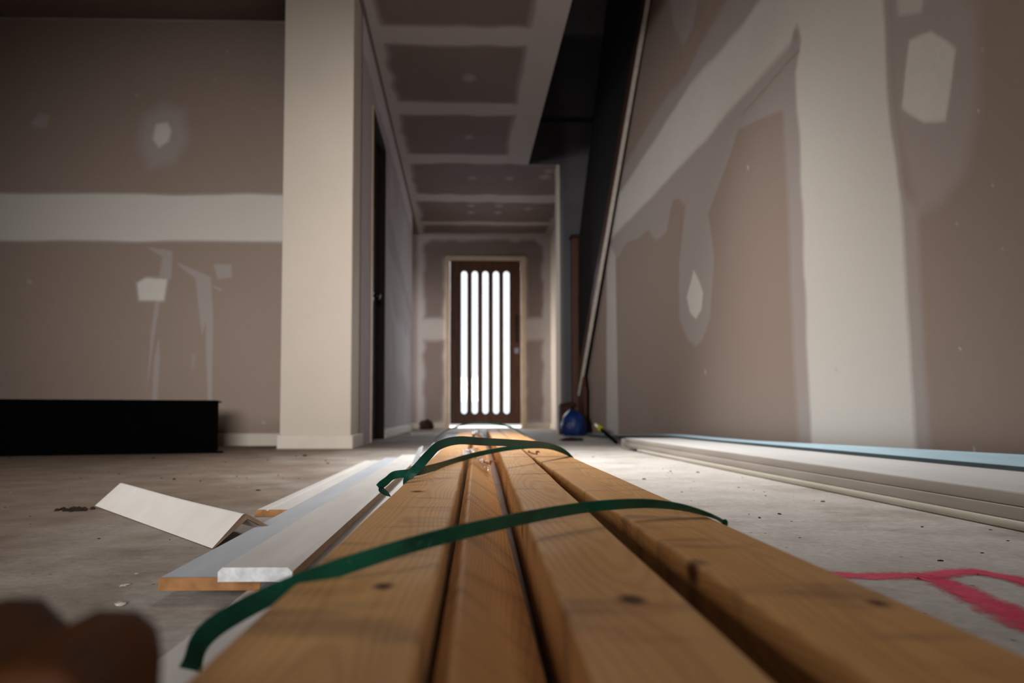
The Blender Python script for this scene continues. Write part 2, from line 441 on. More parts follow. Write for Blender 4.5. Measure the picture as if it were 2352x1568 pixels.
c3 = box('ceiling_room', (-4.6, -3.2, H), (XCL_, 4.2, H + 0.02), M['board_ceiling'], ce)
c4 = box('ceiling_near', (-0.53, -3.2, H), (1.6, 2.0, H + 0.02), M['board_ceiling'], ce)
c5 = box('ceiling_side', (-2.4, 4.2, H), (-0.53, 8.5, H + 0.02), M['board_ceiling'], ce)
box('ceiling_cover', (-0.7, 2.0, H + 0.021), (VX - 0.11, 8.6, H + 0.04), M['board_dark'], ce)  # unseen sheets added over the ceiling to stop light leaks
box('ceiling_cover', (VX - 0.11, 6.02, H + 0.35), (2.3, 8.6, H + 0.37), M['board_dark'], ce)
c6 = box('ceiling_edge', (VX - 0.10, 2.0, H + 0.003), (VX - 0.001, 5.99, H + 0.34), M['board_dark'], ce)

# ------------------------------------------------------------------ left wall (faces the camera)
YL = on_z(560, 1023, 0.0).y
def lw(px, py):
    p = on_y(px, py, YL); return (p.x, p.z)
def L(*pts): return [lw(*p) for p in pts]
def paint_left(P):
    v = np.full(len(P), 0.06)
    v = layer(v, P, L((-700, 443), (720, 446), (720, 556), (-700, 552)), 0.97, 0.014, 0.006, 5, 2)
    v = layer(v, P, L((-700, 10), (720, 24), (720, 48), (-700, 38)), 0.75, 0.015, 0.012, 6, 3)
    v = layer(v, P, L((330, 270), (372, 240), (420, 255), (432, 320), (400, 372), (345, 385), (322, 330)), 0.42, 0.05)
    v = layer(v, P, L((358, 285), (385, 280), (394, 300), (388, 325), (365, 340), (350, 320)), 1.0, 0.02)
    v = layer(v, P, L((72, 282), (92, 262), (112, 266), (106, 292), (80, 290)), 0.5, 0.02)
    k = 0.46
    v = layer(v, P, L((338, 568), (375, 573), (396, 578), (393, 640), (365, 640), (374, 590)), k, 0.008)
    v = layer(v, P, L((357, 690), (368, 690), (357, 756), (345, 838), (337, 895), (342, 832), (348, 752)), k, 0.006)
    v = layer(v, P, L((365, 775), (367, 822), (359, 935), (348, 935), (355, 822)), k, 0.006)
    v = layer(v, P, L((405, 602), (484, 636), (490, 739), (486, 935), (478, 935), (473, 799), (473, 736), (464, 769), (449, 639), (421, 618)), k, 0.008)
    v = layer(v, P, L((313, 649), (335, 636), (386, 640), (378, 692), (318, 691)), 0.95, 0.012)
    v = layer(v, P, L((491, 607), (531, 608), (532, 636), (501, 641)), 0.56, 0.008)
    v = layer(v, P, L((491, 656), (509, 664), (507, 668), (490, 660)), 0.5, 0.005)
    v = layer(v, P, L((440, 815), (452, 812), (443, 850), (440, 850)), 0.3, 0.005)
    for (x, y, r) in ((68, 647, 5), (314, 219, 3), (495, 184, 3), (522, 118, 3), (605, 970, 4)):
        v = layer(v, P, L((x - r, y - r), (x + r, y - r * 0.4), (x + r, y + r), (x - r, y + r * 0.4)), 0.6, 0.004)
    return v
def left_fn(u, v):
    x = -4.6 + (4.6 - 0.7) * u ** 0.8; z = H * v
    return np.stack([x, np.full_like(x, YL), z], -1), np.stack([x, z], -1)
wl = grid('wall_left', 520, 420, left_fn, paint_left, M['board']); tag(wl, kind='structure')

# painted column at the mouth of the hall
pcl, pcr = on_z(640, 1030.5, 0.0), on_z(807, 1030.5, 0.0)
YC = pcl.y; XCL, XCR = on_y(646, 700, YC).x, on_y(808, 700, YC).x
pil = box('pillar', (XCL, YC, 0), (XCR, YL + 0.03, H), M['painted'], bev=0.004); tag(pil, kind='structure')
box('baseboard_pillar', (XCL - 0.011, YC - 0.011, 0), (XCR + 0.011, YL - 0.005, 0.067), M['skirting'], pil, 0.003)
bb = prism('baseboard_left', [(YL, 0), (YL, 0.067), (YL - 0.009, 0.067), (YL - 0.012, 0.062), (YL - 0.012, 0.0)], -4.6, XCL - 0.012, M['skirting'],
           warp=lambda a, b, c: (b, a, c)); tag(bb, kind='structure')

# ------------------------------------------------------------------ hall: left wall with an internal door, end wall with the front door
XH = XCR + 0.004
dy0 = on_plane(854, 700, (XH, 0, 0), Vector((1, 0, 0))).y
dy1 = on_plane(882, 700, (XH, 0, 0), Vector((1, 0, 0))).y
YE = 8.40
YO = 7.55                                     # left wall stops here; an opening lets in light from the side
DH = on_plane(854, 246, (XH, 0, 0), Vector((1, 0, 0))).z
def paint_hall(P):
    v = 0.50 + 0.16 * _fast_noise(P, 3.0, 4) + 0.10 * _fast_noise(P * np.array([1.2, 0.5]), 9.0, 5)
    v = layer(v, P, [(2.0, 2.2), (9, 2.2), (9, 2.5), (2, 2.5)], 0.95, 0.03, 0.02)
    v = layer(v, P, [(dy1 + 0.2, 1.72), (YO, 1.30), (YO, 1.18), (dy1 + 0.2, 1.45)], 0.25, 0.05, 0.05, 4, 6)
    v = layer(v, P, [(dy1 + 0.5, 1.05), (YO - 0.2, 1.0), (YO - 0.2, 0.3), (dy1 + 0.9, 0.6)], 0.85, 0.12, 0.08, 4, 8)
    return v
def hall_fn(ya, yb, za, zb):
    def fn(u, v):
        y = ya + (yb - ya) * u; z = za + (zb - za) * v
        return np.stack([np.full_like(y, XH), y, z], -1), np.stack([y, z], -1)
    return fn
wh = grid('wall_hall_left', 40, 160, hall_fn(YL - 0.1, dy0 - 0.03, 0, H), paint_hall, M['board_wall']); tag(wh, kind='structure')
grid('wall_over_door', 60, 40, hall_fn(dy0 - 0.03, dy1 + 0.03, DH + 0.03, H), paint_hall, M['board_wall'], wh)
grid('wall_past_door', 220, 170, hall_fn(dy1 + 0.03, YO, 0, H), paint_hall, M['board_wall'], wh)
box('wall_return', (XH - 0.11, YO - 0.001, 0), (XH, YO + 0.001, H), M['board_wall'], wh)
bh = box('baseboard_hall', (XH, dy1 + 0.06, 0), (XH + 0.012, YO + 0.01, 0.067), M['skirting'], None, 0.003); tag(bh, kind='structure')
# internal door
d2 = empty('door_2', (XH, (dy0 + dy1) / 2, 0)); tag(d2, kind='structure')
def lb(name, a, b, mat, parent, bev=0.0):
    o = parent.location; return box(name, tuple(a[i] - o[i] for i in range(3)), tuple(b[i] - o[i] for i in range(3)), mat, parent, bev)
lb('door_jamb', (XH - 0.11, dy0 - 0.03, 0), (XH + 0.006, dy0, DH + 0.03), M['jamb'], d2, 0.003)
lb('door_jamb', (XH - 0.11, dy1, 0), (XH + 0.006, dy1 + 0.03, DH + 0.03), M['door_dark'], d2, 0.003)
lb('door_jamb', (XH - 0.11, dy0, DH), (XH + 0.006, dy1, DH + 0.03), M['door_dark'], d2, 0.003)
leaf = lb('door_leaf', (XH - 0.085, dy0 + 0.003, 0.01), (XH - 0.045, dy1 - 0.003, DH - 0.003), M['door_dark'], d2, 0.002)
lb('door_backing', (XH - 0.13, dy0 - 0.1, 0), (XH - 0.11, dy1 + 0.1, H), M['door_dark'], d2)  # unseen slab added behind the leaf to stop a light leak
ko = on_plane(867, 679, (XH - 0.01, 0, 0), Vector((1, 0, 0)))
bm = bmesh.new()
bmesh.ops.create_uvsphere(bm, u_segments=20, v_segments=12, radius=0.026)
bmesh.ops.scale(bm, vec=(0.75, 1, 1), verts=bm.verts)
bmesh.ops.create_cone(bm, segments=16, radius1=0.011, radius2=0.011, depth=0.03, cap_ends=True, matrix=Matrix.Translation((-0.02, 0, 0)) @ Matrix.Rotation(PI / 2, 4, 'Y'))
bmesh.ops.create_cone(bm, segments=20, radius1=0.03, radius2=0.03, depth=0.006, cap_ends=True, matrix=Matrix.Translation((-0.034, 0, 0)) @ Matrix.Rotation(PI / 2, 4, 'Y'))
kn = bmobj('door_knob', bm, M['dark_metal'], leaf, True); kn.location = Vector((XH - 0.008, ko.y, ko.z)) - d2.location

# front door
fdl, fdr = on_y(1033, 790, YE).x, on_y(1197, 790, YE).x
fdt = on_y(1115, 597, YE).z
XR_END = on_y(1265, 760, YE).x
def paint_end(P):
    v = np.full(len(P), 0.95)
    a, b = fdl - 0.06, fdr + 0.06
    v = layer(v, P, [(-0.46, 0.08), (a - 0.01, 0.08), (a - 0.01, 1.08), (-0.46, 1.08)], 0.08, 0.03, 0.02)
    v = layer(v, P, [(-0.46, 1.36), (a - 0.01, 1.36), (a - 0.01, 2.1), (b + 0.01, 2.1), (b + 0.01, 1.36), (XR_END - 0.1, 1.36), (XR_END - 0.1, 2.27), (XR_END - 0.2, 2.33), (-0.36, 2.33), (-0.46, 2.27)], 0.08, 0.03, 0.02)
    v = layer(v, P, [(b + 0.01, 0.08), (XR_END - 0.1, 0.08), (XR_END - 0.1, 1.08), (b + 0.01, 1.08)], 0.2, 0.03, 0.02)
    v = layer(v, P, [(-3, 0), (XH - 0.0, 0), (XH - 0.0, 3), (-3, 3)], 0.3, 0.02)
    return v
def end_fn(xa, xb, za, zb):
    def fn(u, v):
        x = xa + (xb - xa) * u; z = za + (zb - za) * v
        return np.stack([x, np.full_like(x, YE), z], -1), np.stack([x, z], -1)
    return fn
we = grid('wall_end', 90, 120, end_fn(-2.4, fdl - 0.03, 0, H), paint_end, M['board_hall']); tag(we, kind='structure')
grid('wall_end_right', 50, 120, end_fn(fdr + 0.03, XR_END + 0.12, 0, H), paint_end, M['board_hall'], we)
grid('wall_over_front_door', 60, 30, end_fn(fdl - 0.03, fdr + 0.03, fdt + 0.03, H), paint_end, M['board_hall'], we)
be = box('baseboard_end', (fdr + 0.06, YE - 0.012, 0), (XR_END, YE, 0.067), M['skirting'], None, 0.003); tag(be, kind='structure')
be2 = box('baseboard_end_left', (-2.3, YE - 0.012, 0), (fdl - 0.06, YE, 0.067), M['skirting'], None, 0.003); tag(be2, kind='structure')
d1 = empty('door_1', ((fdl + fdr) / 2, YE, 0)); tag(d1, kind='structure')
lb('door_jamb', (fdl - 0.055, YE - 0.03, 0), (fdl, YE + 0.10, fdt + 0.045), M['jamb'], d1, 0.003)
lb('door_jamb', (fdr, YE - 0.03, 0), (fdr + 0.055, YE + 0.10, fdt + 0.045), M['jamb'], d1, 0.003)
lb('door_jamb', (fdl, YE - 0.03, fdt), (fdr, YE + 0.10, fdt + 0.045), M['jamb'], d1, 0.003)
# door leaf: outline with five round-ended slots
def slot(x0, x1, z0, z1, n=6):
    r = (x1 - x0) / 2; cx = (x0 + x1) / 2; out = []
    for i in range(n + 1): a = PI * i / n; out.append((cx + r * math.cos(a), z1 - r + r * math.sin(a)))
    for i in range(n + 1): a = PI + PI * i / n; out.append((cx + r * math.cos(a), z0 + r + r * math.sin(a)))
    return out
ox = d1.location.x
zt, zb = on_y(1115, 622, YE).z, on_y(1115, 950, YE).z
slots = []
for a, b in ((1059.5, 1073), (1084, 1097.5), (1108.3, 1121.8), (1132.8, 1146.3), (1156.8, 1170.3)):
    slots.append((on_y(a, 790, YE).x - ox, on_y(b, 790, YE).x - ox))
w = (fdr - fdl) / 2 - 0.003
def door_face(bm, y):
    xs = [-w] + [v for s in slots for v in s] + [w]
    rings = []
    for i in range(0, len(xs) - 1, 2):                 # solid stiles between the slots, full height between zb and zt
        bm.faces.new([bm.verts.new((x, y, z)) for x, z in ((xs[i], zb), (xs[i + 1], zb), (xs[i + 1], zt), (xs[i], zt))])
    for z0, z1 in ((0.052, zb), (zt, fdt - 0.003)):
        bm.faces.new([bm.verts.new((x, y, z)) for x, z in ((-w, z0), (w, z0), (w, z1), (-w, z1))])
    for (x0, x1) in slots:                              # rounded ends
        r = (x1 - x0) / 2; cx = (x0 + x1) / 2; n = 6
        for up in (1, -1):
            ze = zt if up > 0 else zb
            for sd in (1, -1):
                pts = [(cx + sd * r, ze)] + [(cx + sd * r * math.cos(PI / 2 * i / n), ze - up * r + up * r * math.sin(PI / 2 * i / n)) for i in range(n + 1)]
                pts = [pts[0]] + pts[1:]
                bm.faces.new([bm.verts.new((x, y, z)) for x, z in pts])
bm = bmesh.new(); door_face(bm, 0.02); door_face(bm, 0.058)
for (x0, x1) in slots:                                  # reveals
    s = slot(x0, x1, zb, zt)
    for i in range(len(s)):
        (ax, az), (bx_, bz) = s[i], s[(i + 1) % len(s)]
        bm.faces.new([bm.verts.new(p) for p in ((ax, 0.02, az), (bx_, 0.02, bz), (bx_, 0.058, bz), (ax, 0.058, az))])
for (a, b) in (((-w, 0.052), (w, 0.052)), ((w, 0.052), (w, fdt - 0.003)), ((w, fdt - 0.003), (-w, fdt - 0.003)), ((-w, fdt - 0.003), (-w, 0.052))):
    bm.faces.new([bm.verts.new(p) for p in ((a[0], 0.02, a[1]), (b[0], 0.02, b[1]), (b[0], 0.058, b[1]), (a[0], 0.058, a[1]))])
bmesh.ops.remove_doubles(bm, verts=bm.verts, dist=1e-5)
dl = bmobj('door_leaf', bm, M['door_timber'], d1)
for (x0, x1) in slots:
    box('glass_pane', (x0 - 0.004, 0.036, zb - 0.004), (x1 + 0.004, 0.042, zt + 0.004), M['glass'], d1)
bm = bmesh.new()
hz = on_y(1187, 805, YE).z; hx = on_y(1187, 805, YE).x - ox
add_box(bm, (hx - 0.028, 0.006, hz - 0.035), (hx + 0.028, 0.02, hz + 0.035), 0.004)
bmesh.ops.create_cone(bm, segments=16, radius1=0.02, radius2=0.017, depth=0.04, cap_ends=True, matrix=Matrix.Translation((hx, -0.012, hz)) @ Matrix.Rotation(PI / 2, 4, 'X'))
bmobj('door_lock', bm, M['metal'], dl)
bm = bmesh.new(); add_box(bm, (hx - 0.012, -0.02, hz + 0.10), (hx + 0.012, -0.008, hz + 0.45), 0.004)
add_box(bm, (hx - 0.008, -0.012, hz + 0.12), (hx + 0.008, 0.021, hz + 0.14)); add_box(bm, (hx - 0.008, -0.012, hz + 0.41), (hx + 0.008, 0.021, hz + 0.43))
bmobj('door_handle', bm, M['dark_metal'], dl)
po = box('trim_threshold', (fdl, YE - 0.02, 0), (fdr, YE + 0.12, 0.012), M['skirting'], None, 0.004); tag(po, kind='structure')
pv = box('exterior_paving', (-1.6, YE + 0.12, -0.12), (2.4, 14.0, -0.02), M['card']); tag(pv, kind='structure')
sr = box('wall_side_room', (-2.42, 6.4, 0), (-2.40, 8.5, H), M['board_hall']); tag(sr, kind='structure')

# ------------------------------------------------------------------ right wall under the stairs
q0, q1 = on_z(1341, 996.5, 0.0), on_z(2352, 1130, 0.0)
wd = (q0 - q1); wd.z = 0; wd.normalize()            # away from the camera
wn = Vector((wd.y, -wd.x, 0))                       # towards +x, outward
def rw(px, py):
    p = on_plane(px, py, q1, wn); return ((p - q1).dot(wd), p.z)
def R(*pts): return [rw(*p) for p in pts]
S0 = -4.3; S1 = (q0 - q1).dot(wd) + 0.02
da, db = rw(1334, 902), rw(1491, 0)                 # the raking edge along the stair
HR = 3.4
def smax(z):
    t = (z - da[1]) / (db[1] - da[1]); s = da[0] + (db[0] - da[0]) * t
    return np.minimum(s, S1)
def paint_right(P):
    v = np.full(len(P), 0.06)
    # thin skim areas
    k = 0.47
    v = layer(v, P, R((1690, -20), (1600, 130), (1500, 275), (1418, 405), (1412, 545), (1500, 451), (1817, 100), (1760, -20)), k, 0.03, 0.03, 4, 3)
    v = layer(v, P, R((1535, -20), (1606, -20), (1592, 60), (1570, 106), (1550, 70)), 0.33, 0.02)
    v = layer(v, P, R((1840, 100), (1700, 285), (1655, 415), (1626, 490), (1641, 600), (1632, 730), (1612, 785), (1597, 798), (1580, 780), (1562, 730), (1560, 600), (1577, 470),
                      (1560, 455), (1545, 462), (1530, 530), (1508, 550), (1490, 530), (1440, 558), (1412, 600), (1400, 545), (1650, 280), (1817, 90)), k, 0.016, 0.012, 6, 5)
    v = layer(v, P, R((1840, 100), (1690, 300), (1740, 275), (1795, 252), (1835, 252)), k, 0.012)
    v = layer(v, P, R((1797, 230), (1812, 500), (1822, 800), (1836, 1020), (1868, 1020), (1850, 500), (1832, 180)), 0.42, 0.03)
    v = layer(v, P, R((2240, 30), (2252, 150), (2246, 260), (2215, 400), (2160, 470), (2105, 492), (2060, 300), (2030, -30), (2130, -60)), 0.36, 0.035, 0.02, 4, 9)
    v = layer(v, P, R((2060, 430), (2108, 480), (2122, 800), (2140, 1100), (2100, 1100)), 0.4, 0.02)
    # jointing compound
    v = layer(v, P, R((1745, 0), (1691, 73), (1584, 195), (1500, 325), (1425, 440), (1395, 480), (1395, 560), (1412, 538), (1500, 451), (1645, 295), (1703, 226), (1817, 100), (1880, -90), (1800, -90)), 0.92, 0.028, 0.008, 7, 2)
    v = layer(v, P, R((1790, -90), (1838, 100), (1827, 170), (1843, 500), (1853, 800), (1862, 1040), (1864, 1180), (2114, 1180), (2108, 1040), (2095, 800), (2068, 450), (2042, 200), (2030, -90)), 1.0, 0.024, 0.006, 7, 4)
    v = layer(v, P, R((1593, 618), (1605, 642), (1615, 672), (1611, 712), (1598, 733), (1585, 718), (1577, 682), (1588, 642)), 1.0, 0.012)
    v = layer(v, P, R((2088, 92), (2140, 66), (2196, 112), (2172, 280), (2120, 285), (2070, 250), (2078, 170)), 0.92, 0.012, 0.006, 10, 6)
    v = layer(v, P, R((2050, -40), (2128, -40), (2118, 32), (2062, 42)), 0.8, 0.015)
    v = layer(v, P, R((1393, 540), (1414, 585), (1421, 1010), (1393, 1010)), 0.78, 0.03)
    v = layer(v, P, R((1702, 262), (1834, 112), (1838, 116), (1704, 268)), 0.15, 0.002)
    for (x, y, r, g) in ((1718, 385, 4, .8), (2258, 118, 3, .9), (2247, 254, 3, .9), (2199, 514, 3, .9), (2205, 800, 3, .9), (1921, 850, 3, .7), (2238, 1036, 7, .8), (1620, 855, 4, .7), (2305, 575, 3, .8), (2280, 423, 3, .8)):
        v = layer(v, P, R((x - r * .5, y - r * 1.8), (x + r * .5, y - r), (x + r * .6, y + r * 1.6), (x - r * .4, y + r)), g, 0.002)
    return v
def right_fn(u, v):
    z = HR * v; a = S0 * 0 - 0.6
    s = a + (smax(z) - a) * u
    X = np.stack([q1.x + wd.x * s, q1.y + wd.y * s, z], -1); return X, np.stack([s, z], -1)
wr = grid('wall_right', 760, 460, right_fn, paint_right, M['board']); tag(wr, kind='structure')
def right_near(u, v):
    s = S0 + (-0.6 - S0) * u; z = HR * v
    X = np.stack([q1.x + wd.x * s, q1.y + wd.y * s, z], -1); return X, np.stack([s, z], -1)
grid('wall_right_near', 40, 30, right_near, lambda P: np.full(len(P), 0.06), M['board'], wr)

# wall that closes the stair foot (faces the camera), its upper part over the hall, and the rest of the void
YS = q0.y
XN = on_y(1281, 700, YS).x
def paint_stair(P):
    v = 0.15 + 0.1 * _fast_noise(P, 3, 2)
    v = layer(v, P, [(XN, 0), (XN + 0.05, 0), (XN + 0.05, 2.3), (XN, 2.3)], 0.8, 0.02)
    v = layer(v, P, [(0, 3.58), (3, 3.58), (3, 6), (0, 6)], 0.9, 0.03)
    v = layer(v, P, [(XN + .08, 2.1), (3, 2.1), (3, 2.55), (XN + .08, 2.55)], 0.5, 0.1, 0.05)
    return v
def stair_fn(xa, xb, za, zb):
    def fn(u, v):
        x = xa + (xb - xa) * u; z = za + (zb - za) * v
        return np.stack([x, np.full_like(x, YS), z], -1), np.stack([x, z], -1)
    return fn
zg0, zg1 = on_y(1300, 280, YS).z, on_y(1300, 268, YS).z
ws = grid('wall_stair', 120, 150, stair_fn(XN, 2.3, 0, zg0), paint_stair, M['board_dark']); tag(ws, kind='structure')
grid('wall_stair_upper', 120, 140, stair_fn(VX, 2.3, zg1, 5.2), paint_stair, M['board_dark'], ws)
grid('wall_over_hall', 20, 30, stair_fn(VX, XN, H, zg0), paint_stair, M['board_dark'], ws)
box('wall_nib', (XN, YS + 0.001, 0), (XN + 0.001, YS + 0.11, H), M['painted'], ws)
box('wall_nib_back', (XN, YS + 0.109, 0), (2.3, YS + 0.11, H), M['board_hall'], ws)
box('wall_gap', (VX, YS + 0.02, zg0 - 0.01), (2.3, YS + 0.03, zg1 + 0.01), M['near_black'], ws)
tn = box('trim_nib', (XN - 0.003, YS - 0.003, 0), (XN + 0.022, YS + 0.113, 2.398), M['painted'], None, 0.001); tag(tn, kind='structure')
wv = box('void_light_blocker', (VX - 0.02, 2.0, H + 0.34), (VX - 0.005, YS, 5.2), M['board_dark']); tag(wv, kind='structure')  # unseen, added to block light from the open upper floor
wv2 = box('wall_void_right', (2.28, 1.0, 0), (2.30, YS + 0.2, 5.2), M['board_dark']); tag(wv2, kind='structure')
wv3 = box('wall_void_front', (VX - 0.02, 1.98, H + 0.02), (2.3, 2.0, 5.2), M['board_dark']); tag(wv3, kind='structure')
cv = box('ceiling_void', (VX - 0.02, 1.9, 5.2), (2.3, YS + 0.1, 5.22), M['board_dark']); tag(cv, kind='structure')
wer = box('wall_hall_right', (XR_END, YS + 0.11, 0), (XR_END + 0.02, YE + 0.1, H), M['painted']); tag(wer, kind='structure')
ber = box('baseboard_hall_right', (XR_END - 0.012, YS + 0.12, 0), (XR_END, YE - 0.012, 0.067), M['skirting'], None, 0.003); tag(ber, kind='structure')
# rest of the room behind and beside the camera
wb1 = box('wall_back', (-4.6, -3.22, 0), (2.6, -3.2, H), M['board']); tag(wb1, kind='structure')
wb2 = box('wall_far_left', (-4.62, -3.2, 0), (-4.6, YL + 0.1, H), M['board']); tag(wb2, kind='structure')

# ------------------------------------------------------------------ staircase: stringer, black shade sheet, newel
st = empty('staircase', (q0.x, q0.y, 0)); tag(st, 'dark staircase climbing along the top of the right hand wall', 'staircase')
wd2 = (wd * 2.2 - wn * 0.045).normalized(); wn2 = Vector((wd2.y, -wd2.x, 0))
q2 = q1 + wd * S1 - wn * 0.07                           # stair face stands a little proud of the wall, more so at its foot
def rw2(px, py):
    p = on_plane(px, py, q2, wn2); return ((p - q2).dot(wd2), p.z)
def sw(s, z, off):                                    # point on the stair face, off metres towards the hall
    return q2 + wd2 * s - wn2 * off + Vector((0, 0, z)) - st.location
def slab(name, pts, o0, o1, mat):                     # polygon (s, z) with real thickness between two offsets
    V = [sw(s, z, o0) for s, z in pts] + [sw(s, z, o1) for s, z in pts]; n = len(pts)
    Fc = [tuple(range(n)), tuple(range(2 * n - 1, n - 1, -1))] + [(i, (i + 1) % n, (i + 1) % n + n, i + n) for i in range(n)]
    o = mesh(name, V, Fc, mat, st)
    b = bmesh.new(); b.from_mesh(o.data); bmesh.ops.recalc_face_normals(b, faces=b.faces[:]); b.to_mesh(o.data); b.free(); return o
da, db = rw2(1331, 904), rw2(1489, 0)
dirs = np.array(db) - np.array(da); dl_ = np.hypot(*dirs); dirs = dirs / dl_
nrm = np.array([dirs[1], -dirs[0]]); nrm = nrm if nrm[1] > 0 else -nrm     # up and away from the wall edge
def along(t, h): return tuple(np.array(da) + dirs * t + nrm * h)
EXT = dl_ + 0.9
slab('edge_bead', [along(-0.02, -0.004), along(EXT, -0.004), along(EXT, 0.016), along(-0.02, 0.016)], -0.012, 0.012, M['grey_side'])
slab('stringer', [along(-0.05, 0.016), along(EXT, 0.016), along(EXT, 0.15), along(-0.05, 0.15)], -0.02, 0.0, M['stringer'])
nb = on_y(1321, 994, YS - 0.10); nz = on_y(1321, 546, YS - 0.10).z
nx0, nx1 = on_y(1315, 780, YS - 0.10).x, on_y(1340, 780, YS - 0.10).x
o_ = st.location
nw = box('newel_post', (nx0 - o_.x, YS - 0.10 - o_.y, 0), (nx1 - o_.x, YS - 0.02 - o_.y, nz), M['stringer'], st, 0.004)
bm = bmesh.new(); add_box(bm, (nx0 - 0.012 - o_.x, YS - 0.112 - o_.y, nz), (nx1 + 0.012 - o_.x, YS - 0.008 - o_.y, nz + 0.03), 0.008)
bmobj('newel_cap', bm, M['dark_timber'], nw)
g0 = rw2(1328, 548); g1 = rw2(1393, 0); gb = rw2(1326, 985); gc = rw2(1334, 985)
gt = (np.array(g1) - np.array(g0)); gt = gt / np.hypot(*gt)
ge = tuple(np.array(g1) + gt * 0.9)
slab('stair_shade_sheet', [along(0.02, 0.14), along(EXT, 0.14), ge, g1, g0], -0.025, -0.005, M['near_black'])  # black sheet standing in for the unlit space above the stairs
slab('stringer_foot', [gb, rw2(1342, 990), rw2(1342, 890), rw2(1328, 800), rw2(1322, 800)], -0.022, -0.001, M['stringer'])

# ------------------------------------------------------------------ timber bundle
def tdir():
    d = ray(1101, 952); d.z = 0; return d.normalized()
TD = tdir(); TR = math.atan2(-TD.x, TD.y)             # rotation about z so that local +y runs along the bundle
CT = 0.09; TZ = EYE.z - CT                             # top faces 90 mm below the lens
def to_px_edges(ml, mr): return ml * CT, mr * CT
def timber(name, x0, x1, y0, y1, mat, label, z1=TZ, z0=0.0, ph=0.0, r=0.004, sk=(0, 0), rebate=None):
    prof = rrect(x0, x1, z0, z1, r, 4)
    if rebate:
        d_, w_ = rebate; k = [p for p in prof if not (p[0] < x0 + w_ and p[1] < z1 - d_)]
        i_ = max(n for n, p in enumerate(k) if p[0] <= x0 + w_ and p[1] > z1 - d_)
        prof = k[:i_ + 1] + [(x0, z1 - d_), (x0 + w_, z1 - d_ - 0.002), (x0 + w_, z0)] + k[i_ + 1:]
    def warp(x, y, z):
        q = min(y, 1.5) - 0.28; x = x + q * (sk[0] + (sk[1] - sk[0]) * (x - x0) / (x1 - x0))
        return (x + 0.0008 * math.sin(y * 2.1 + ph) + 0.0004 * math.sin(y * 17 + ph), y, z + (0.0008 * math.sin(y * 1.7 + ph * 2) if z > 0.02 else 0))
    o = prism(name, prof, y0, y1, mat, None, 60, True, warp)
    o.rotation_euler.z = TR
    return tag(o, label, 'timber', 'strapped timber bundle')
mA = m_wood('pine_left', (-0.06, 0.045), 1.3, knots=((-0.072, 0.80, TZ, 0.010), (-0.05, 0.36, TZ, 0.008)))
mB = m_wood('pine_batten', (0.02, 0.0), 2.7, (230, 174, 112), (176, 108, 50))
mC = m_wood('pine_middle', (0.085, 0.03), 4.1, (238, 186, 126), (194, 124, 64), ((0.04, 0.66, 0.06, 0.010), (0.075, 0.34, TZ, 0.009)))
mD = m_wood('pine_right', (0.17, 0.05), 6.4, (240, 184, 118), (190, 118, 54), ((0.1315, 0.42, TZ - 0.006, 0.011), (0.19, 0.33, TZ, 0.007)))
timber('timber_beam', -0.100, -0.0235, -0.25, 4.0, mA, 'leftmost sawn pine timber of the strapped bundle, beside the white boards', ph=0.4, sk=(0.0, -0.0065))
timber('timber_beam', 0.038, 0.102, -0.25, 4.3, mC, 'sawn pine timber third from left in the strapped bundle, right of the tilted batten', ph=2.0, sk=(0.0080, 0.0073))
timber('timber_beam', 0.1325, 0.205, -0.25, 4.3, mD, 'rightmost sawn pine timber of the bundle, with a dark knot on its edge', ph=3.1, sk=(-0.0148, -0.0064), rebate=(0.015, 0.024))  # rebate added to the profile so the gap beside it falls dark
# tilted batten lying on edge in the gap
ang = math.radians(-38)
def rot2(p): return (p[0] * math.cos(ang) - p[1] * math.sin(ang), p[0] * math.sin(ang) + p[1] * math.cos(ang))
br = [rot2(p) for p in rrect(0, 0.0575, -0.015, 0, 0.0035, 4)]
br = [(x - 0.0107, z + TZ - 0.006) for x, z in br]
bt = prism('timber_batten', br, -0.25, 4.9, mB, None, 60, True, lambda x, y, z: (x - 0.0045 * (min(y, 1.5) - 0.28), y, z))
bt.rotation_euler.z = TR
tag(bt, 'thin pine batten tilted on edge in the gap between the bundled timbers', 'timber', 'strapped timber bundle')

pk = prism('gap_shade_strip', rrect(-0.018, 0.0375, 0.0, 0.026, 0.003, 3), -0.25, 4.2, m_wood('gap_shade_wood', (0.0, -0.03), 8.2, (120, 80, 46), (84, 50, 26)), None, 40, True, lambda x, y, z: (x + (0.008 if x > 0.01 else -0.0045) * (min(y, 1.5) - 0.28), y, z))  # added dark strip: covers the lit floor, stands in for shade in the gap
pk.rotation_euler.z = TR
tag(pk, 'dark strip added in place of shade down the gap beneath the tilted batten', 'timber', 'strapped timber bundle')

# ------------------------------------------------------------------ green straps
def ribbon(name, pts, wdirs, width, th, mat, n=14):
    C_ = catmull(pts, n); Wd = catmull(wdirs, n); V = []; Fc = []
    for i, p in enumerate(C_):
        t = (C_[min(i + 1, len(C_) - 1)] - C_[max(i - 1, 0)]).normalized()
        w_ = Wd[i] - t * Wd[i].dot(t); w_.normalize(); nn = t.cross(w_).normalized()
        for a, b in ((-1, -1), (1, -1), (1, 1), (-1, 1)):
            V.append(p + w_ * (a * width / 2) + nn * (b * th / 2))
    for i in range(len(C_) - 1):
        for j in range(4):
            a = i * 4 + j; b = i * 4 + (j + 1) % 4; Fc.append((a, b, b + 4, a + 4))
    Fc.append((0, 1, 2, 3)); Fc.append(tuple(len(V) - 4 + i for i in (3, 2, 1, 0)))
    o = mesh(name, V, Fc, mat)
    b = bmesh.new(); b.from_mesh(o.data); bmesh.ops.recalc_face_normals(b, faces=b.faces[:]); b.to_mesh(o.data); b.free()
    return o
